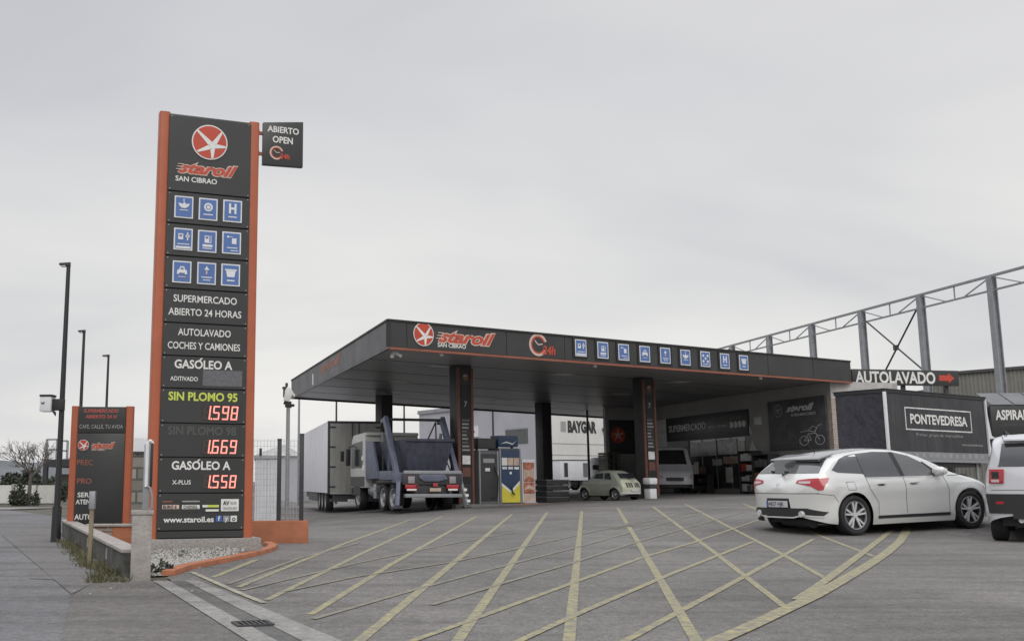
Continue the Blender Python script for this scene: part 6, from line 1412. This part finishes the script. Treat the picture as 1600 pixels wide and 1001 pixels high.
for k in range(n):
    x = k * .28; zt_ = z1 + slope * (x - x0_); mb.hexa([(x, 0, 0), (x + .28, 0, 0), (x + .28, 10, 0), (x, 10, 0), (x, 0, zt_), (x + .28, 0, zt_), (x + .28, 10, zt_), (x, 10, zt_)]) if 0 else mb.prism([(x, 0), (x + .05, -.05), (x + .15, -.05), (x + .20, 0), (x + .28, 0), (x + .28, .05), (x, .05)], 0, zt_, plane='xy')
mb.box(0, Lw2, .06, 10, 0, z1 - 1.0); mb.build('wall', WH)
mb = MB('steel_dark'); zl, zr = z1 + slope * (-x0_), z1 + slope * (Lw2 - x0_); mb.hexa([(-.1, -.25, zl), (Lw2, -.25, zr), (Lw2, 10, zr), (-.1, 10, zl), (-.1, -.25, zl + .18), (Lw2, -.25, zr + .18), (Lw2, 10, zr + .18), (-.1, 10, zl + .18)]); mb.build('roof', WH)

# ------------------------------------------------------------------ warehouse beyond the canopy
c = P(846, 755, 86); WB = Thing('warehouse', 'big white warehouse with black BAYGAR lettering seen under the canopy', 'building', Vector((c.x, c.y, -.2)), math.atan2(.49, .87))
H_ = 7.9; mb = MB('wall_white'); mb.box(0, 26, 0, .3, 0, H_); fw = mb.build('front_wall', WB)
mb = MB('wall_lilac'); mb.box(0, .3, .3, 19, 0, H_); mb.build('side_wall', WB)
mb = MB('steel_grey'); mb.box(-.15, 26.1, -.15, 19.1, H_, H_ + .35); mb.build('roof', WB)
mb = MB('grey_vinyl'); [mb.box(.3, 25.8, -.02, .0, z, z + .06) for z in (3.45, 4.4)]; mb.build('wall_joint', WB)
a = WB.uz(887, 674); b = WB.uz(932, 676); mb = MB(); mb.text('BAYGAR', a[0], a[1], WB.uz(887, 658)[1] - a[1], b[0] - a[0], -.03, 'sign_black', .06)
mb.box(a[0] - .75, a[0] - .2, -.035, -.005, a[1], a[1] + .85, 'grey_vinyl'); mb.build('lettering', fw)
a = WB.uz(941, 672); mb = MB('steel_dark'); mb.box(a[0], a[0] + .35, -.3, .0, a[1] - .1, a[1] + .2); mb.build('wall_lamp', WB)
def yz_side(px, py):
    d = WB.I.to_3x3() @ ray(px, py); o_ = WB.I @ Vector((0, 0, EYE)); t = -o_.x / d.x; return o_.y + d.y * t, o_.z + d.z * t
(y0, z0), (y1, z1) = yz_side(825, 692), yz_side(790, 672)
mb = MB('shop_glass'); mb.box(-.04, .02, y0, y1, z0, z1); wn = mb.build('window', WB); mb = MB('steel_grey'); mb.box(-.08, -.04, y0, y1, z1, z1 + .12); mb.build('frame', wn)
(y0, z0), (y1, z1) = yz_side(748, 682), yz_side(737, 666)
mb = MB('white_cool'); mb.box(-.08, -.01, y0, y1, z0, z1); mb.box(-.10, -.08, y0 + .6, y1 - .6, z0 + .4, z1 - .4, 'warn_red'); mb.build('wall_sign', WB)
for px0, px1 in ((816, 832), (816, 834)):
    pass

# ------------------------------------------------------------------ white box lorry and stacked pallets beyond the old car
p = G(895, 782); o = P(876, 755, 79); o.z = gz(o.x, o.y); BX = Thing('box_lorry', 'white box lorry with small side windows parked beyond the old car', 'lorry', o, R(14))
xr = BX.uz(925, 735)[0]; zt_ = BX.uz(900, 719)[1]; zb_ = BX.uz(900, 750)[1]
mb = MB('white_cool'); mb.box(0, xr, 0, 2.1, zb_, zt_); mb.build('body', BX, bevel=.03)
mb = MB('steel_dark'); mb.box(-.03, xr + .03, -.03, 2.13, zt_, zt_ + .06); mb.build('roof', BX)
for a_, b_ in ((.12, .24), (.72, .86)): mb = MB('car_glass'); mb.box(xr * a_, xr * b_, -.012, .01, zb_ + .25, zt_ - .18); mb.build('window', BX)
mb = MB('steel_dark'); mb.box(-.5, xr + .8, .3, 1.8, zb_ - .28, zb_ - .02); mb.box(-.9, .6, .1, 2.0, zb_ - .35, zb_ - .1); mb.build('chassis', BX)
for x in (.5, xr * .8):
    for y in (.12, 1.98): wheel(BX, x, -y if y < 1 else y, .46, .24, 'steel', 'steel_grey', .46).matrix_basis = Matrix.Translation((0, .24 if y < 1 else 0, 0))
o = P(936, 755, 66); o.z = gz(o.x, o.y); TK = Thing('white_tank', 'round white tank behind the box lorry', 'tank', o, 0)
r = abs(TK.uz(949, 730)[0]); zt_ = TK.uz(936, 715)[1]; mb = MB('white_cool'); mb.lathe((0, 0, 0), [(0, .3), (r, .3), (r, zt_ - .2), (r * .8, zt_), (0, zt_ + .05)], 24, axis='z'); mb.build('body', TK, smooth=True); mb = MB('steel_dark'); mb.box(-.5, -.1, -r - .1, -r + .05, zt_ - .75, zt_ - .45); mb.build('hatch', TK)
o = P(951, 755, 60); o.z = gz(o.x, o.y); PL = Thing('pallet_stack', 'tall stack of grey wooden pallets beside the dark shop corner', 'pallets', o, R(20))
w_ = PL.uz(969, 720)[0]; zt_ = PL.uz(960, 706)[1]; k = 16
for i in range(k):
    z = zt_ * i / k; mb = MB('clad_grey'); [mb.box(x, x + .14, 0, 1.0, z, z + zt_ / k * .55) for x in (0, w_ / 2 - .07, w_ - .14)]; mb.box(-.02, w_ + .02, 0, 1.0, z + zt_ / k * .55, z + zt_ / k * .85); mb.build('pallet', PL)
# thin lamp posts seen under the canopy
for i, (px, Y, yt, lb) in enumerate(((466, 62, 600, 'thin dark pole just right of the camera mast, beyond the fence'), (525, 70, 600, 'thin pole above the roof of the box trailer'), (632, 74, 610, 'thin pole seen above the blue skip'), (772, 72, 610, 'thin pole in front of the lilac side of the warehouse'), (921, 64, 612, 'thin pole in front of the white BAYGAR wall'))):
    b = P(px, 755, Y); b.z = gz(b.x, b.y); Q = Thing('lamp_post', lb, 'lamp post', b, 0, 'thin posts beyond the canopy'); z = Q.uz(px, yt)[1]
    mb = MB('steel_dark' if i else 'steel_grey'); mb.tube((0, 0, -.2), (0, 0, z), .085, .06, 10); mb.build('pole', Q, smooth=True); mb = MB('steel_dark'); mb.box(-.1, .3, -.12, .12, z, z + .1); mb.build('lamp_head', Q, bevel=.02)

# ------------------------------------------------------------------ left background
a = P(-20, 755, 46); b = P(92, 755, 46); FW = Thing('panel_wall', 'long white panel wall across the road at the far left', 'wall', Vector((a.x, 46, 0)), R(1))
Lf = FW.uz(88, 770)[0]; zt_ = FW.uz(40, 757.5)[1] + .0
zt_ = max(zt_, .78)
mb = MB('panel_wall'); mb.box(-14, Lf, 0, .2, -.2, zt_); mb.build('wall_body', FW)
for k in range(9): x = Lf - 1.9 * k; mb = MB('concrete'); mb.box(x - .07, x + .07, -.05, .25, -.2, zt_ + .05); mb.build('wall_post', FW)
mb = MB('concrete_dark'); mb.box(-14, Lf, -.6, .0, -.2, .02); mb.build('footing', FW)
# far ridge
mb = MB('hill_haze_grey'); random.seed(5); vs = []; n = 80
for i in range(n + 1):
    x = -700 + i * 1400 / n; h = 5 + 6 * math.sin(i * .31) + 5 * math.sin(i * .83 + 1) + (9 if x < -150 else 2) + random.uniform(-1, 1)
    vs += [(x, 560, -3), (x, 640, max(2, h)), (x, 760, -3)]
fs = [f for i in range(n) for f in ((3 * i, 3 * i + 3, 3 * i + 4, 3 * i + 1), (3 * i + 1, 3 * i + 4, 3 * i + 5, 3 * i + 2))]
mb.add(vs, fs); base(mb.build('hills', smooth=True), 'structure')
# dark hedge line and far trees above the wall
def bushrow(name, px0, px1, Y, h, n, s, label):
    a = P(px0, 755, Y); b = P(px1, 755, Y); mb = MB('leaf_dark')
    for i in range(n):
        t = random.random(); x = a.x + (b.x - a.x) * t; hh = h * (.65 + .35 * math.sin(t * 17 + 1) * math.sin(t * 7)); c = Vector((x, Y + random.uniform(-.8, .8), random.random() ** .7 * hh))
        d = Vector((random.gauss(0, 1), random.gauss(0, 1), random.gauss(0, 1))).normalized(); e_ = d.orthogonal().normalized() * s * .5
        mb.add([c - e_, c + d * s - e_ * .2, c + d * s * 1.3, c + e_], [(0, 1, 2, 3)])
    o = mb.build(name); tag(o, label, 'hedge'); return o
bushrow('hedge', -30, 100, 52, 1.75, 5200, .16, 'dark uneven hedge behind the white panel wall')
leaf_clump('bush', P(29, 787, 43) * Vector((1, 1, 0)), .34, .3, .95, 420, .15, 'leaf_dark', 'spiky dark bush in front of the white wall, left of the bare tree', 'bush', 'bushes by the white wall')
leaf_clump('bush', P(54, 787, 43) * Vector((1, 1, 0)), .20, .2, .62, 200, .12, 'leaf_dark', 'smaller dark bush right of the bare tree trunk', 'bush', 'bushes by the white wall')
TB = Thing('bare_tree', 'bare leafless winter tree in front of the far white wall', 'tree', P(46, 755, 43.5) * Vector((1, 1, 0)), 0)
tm = MB('bark'); cm = MB('bark'); random.seed(21)
tm.tube((0, 0, -.1), (.02, 0, .8), .10, .08, 8); tm.tube((.02, 0, .8), (.06, 0, 1.35), .08, .065, 8)
def grow(p, d, l, r, k):
    q = p + d * l; cm.tube(p, q, r, r * .68, 5, cap=False)
    if k == 0: return
    for i in range(random.choice((2, 3, 3))):
        nd = (d + Vector((random.gauss(0, .5), random.gauss(0, .5), random.gauss(.12, .3)))).normalized(); grow(q, nd, l * random.uniform(.66, .9), r * .62, k - 1)
for i in range(6): grow(Vector((.05, 0, 1.15 + .04 * i)), Vector((math.cos(i * 1.05) * .75, math.sin(i * 1.05) * .75, .7)).normalized(), .46, .045, 5)
tm.build('trunk', TB, smooth=True); cm.build('crown', TB)
# rooftop frame on a dark building beside the lamp
a = P(66, 755, 60); RB = Thing('dark_building', 'dark far building with an open steel frame on its roof beside the lamp', 'building', Vector((a.x, 60, 0)), 0)
w_ = RB.uz(120, 740)[0]; z1 = RB.uz(80, 717)[1]; z2 = RB.uz(80, 686)[1]; z0 = RB.uz(80, 737)[1]
mb = MB('black_roof'); mb.box(0, w_, 0, 5, z0 + .3, z1); mb.box(0, .25, 0, .25, -.1, z0 + .3); mb.box(w_ - .25, w_, 0, .25, -.1, z0 + .3); mb.box(.1, w_, 2, 5, -.1, z0 - .1, 'clad_grey'); mb.build('walls', RB)
mb = MB('steel_grey'); x0_, x1_ = RB.uz(71, 700)[0], RB.uz(88, 700)[0]
for x in (x0_, x1_):
    for y in (.2, 2.2): mb.box(x - .06, x + .06, y - .06, y + .06, z1, z2)
for z in (z2, z1 + .55): mb.box(x0_, x1_, .14, .26, z - .05, z + .05); mb.box(x0_, x1_, 2.14, 2.26, z - .05, z + .05)
mb.build('roof_frame', RB)
# stone pavilion between the two totems, white container behind the mesh fence
a = P(200, 755, 27); PV = Thing('stone_pavilion', 'small stone building with a pale flat parapet between the two totems', 'building', Vector((a.x, 27, gz(a.x, 27) - .1)), R(2))
w_ = PV.uz(240, 750)[0]; z1 = PV.uz(220, 708)[1]; z2 = PV.uz(220, 684)[1]
mb = MB('stone'); mb.box(0, w_, 0, 3, 0, z1); mb.build('wall', PV); mb = MB('steel_dark'); mb.box(-.05, w_ + .05, -.06, 3.05, z1, z1 + .05); mb.build('roof', PV); mb = MB('white_cool'); mb.box(.05, w_, .02, 2.9, z1 + .05, z2); mb.build('parapet', PV)
a = P(398, 755, 33); CT = Thing('storage_container', 'pale storage container behind the mesh fence right of the tall totem', 'container', Vector((a.x, 33, gz(a.x, 33))), R(6))
w_ = CT.uz(432, 750)[0]; z1 = CT.uz(415, 716)[1]
mb = MB('white_cool'); n = 14
for k in range(n): x = w_ * k / n; d_ = w_ / n; mb.prism([(x, 0), (x + d_ * .2, .05), (x + d_ * .5, .05), (x + d_ * .7, 0), (x + d_, 0), (x + d_, .1), (x, .1)], .1, z1, plane='xy')
mb.box(0, w_, .101, 5, .1, z1); mb.build('body', CT); mb = MB('steel_grey'); mb.box(-.04, w_ + .04, -.03, 5.03, z1, z1 + .1); mb.build('roof', CT)
a = P(400, 755, 70); GB = Thing('gable_shed', 'far pale shed with a low pitched roof seen through the mesh fence', 'building', Vector((a.x, 70, -.4)), 0)
w_ = GB.uz(470, 740)[0]; z1 = GB.uz(430, 712)[1]; z2 = GB.uz(430, 694)[1]
mb = MB('wall_lilac'); mb.box(0, w_, 0, 8, 0, z1); mb.build('wall', GB); mb = MB('poster_grey'); mb.prism([(-.3, z1), (w_ * .62, z2), (w_ + .3, z1)], -.2, 8.2); mb.build('roof', GB)
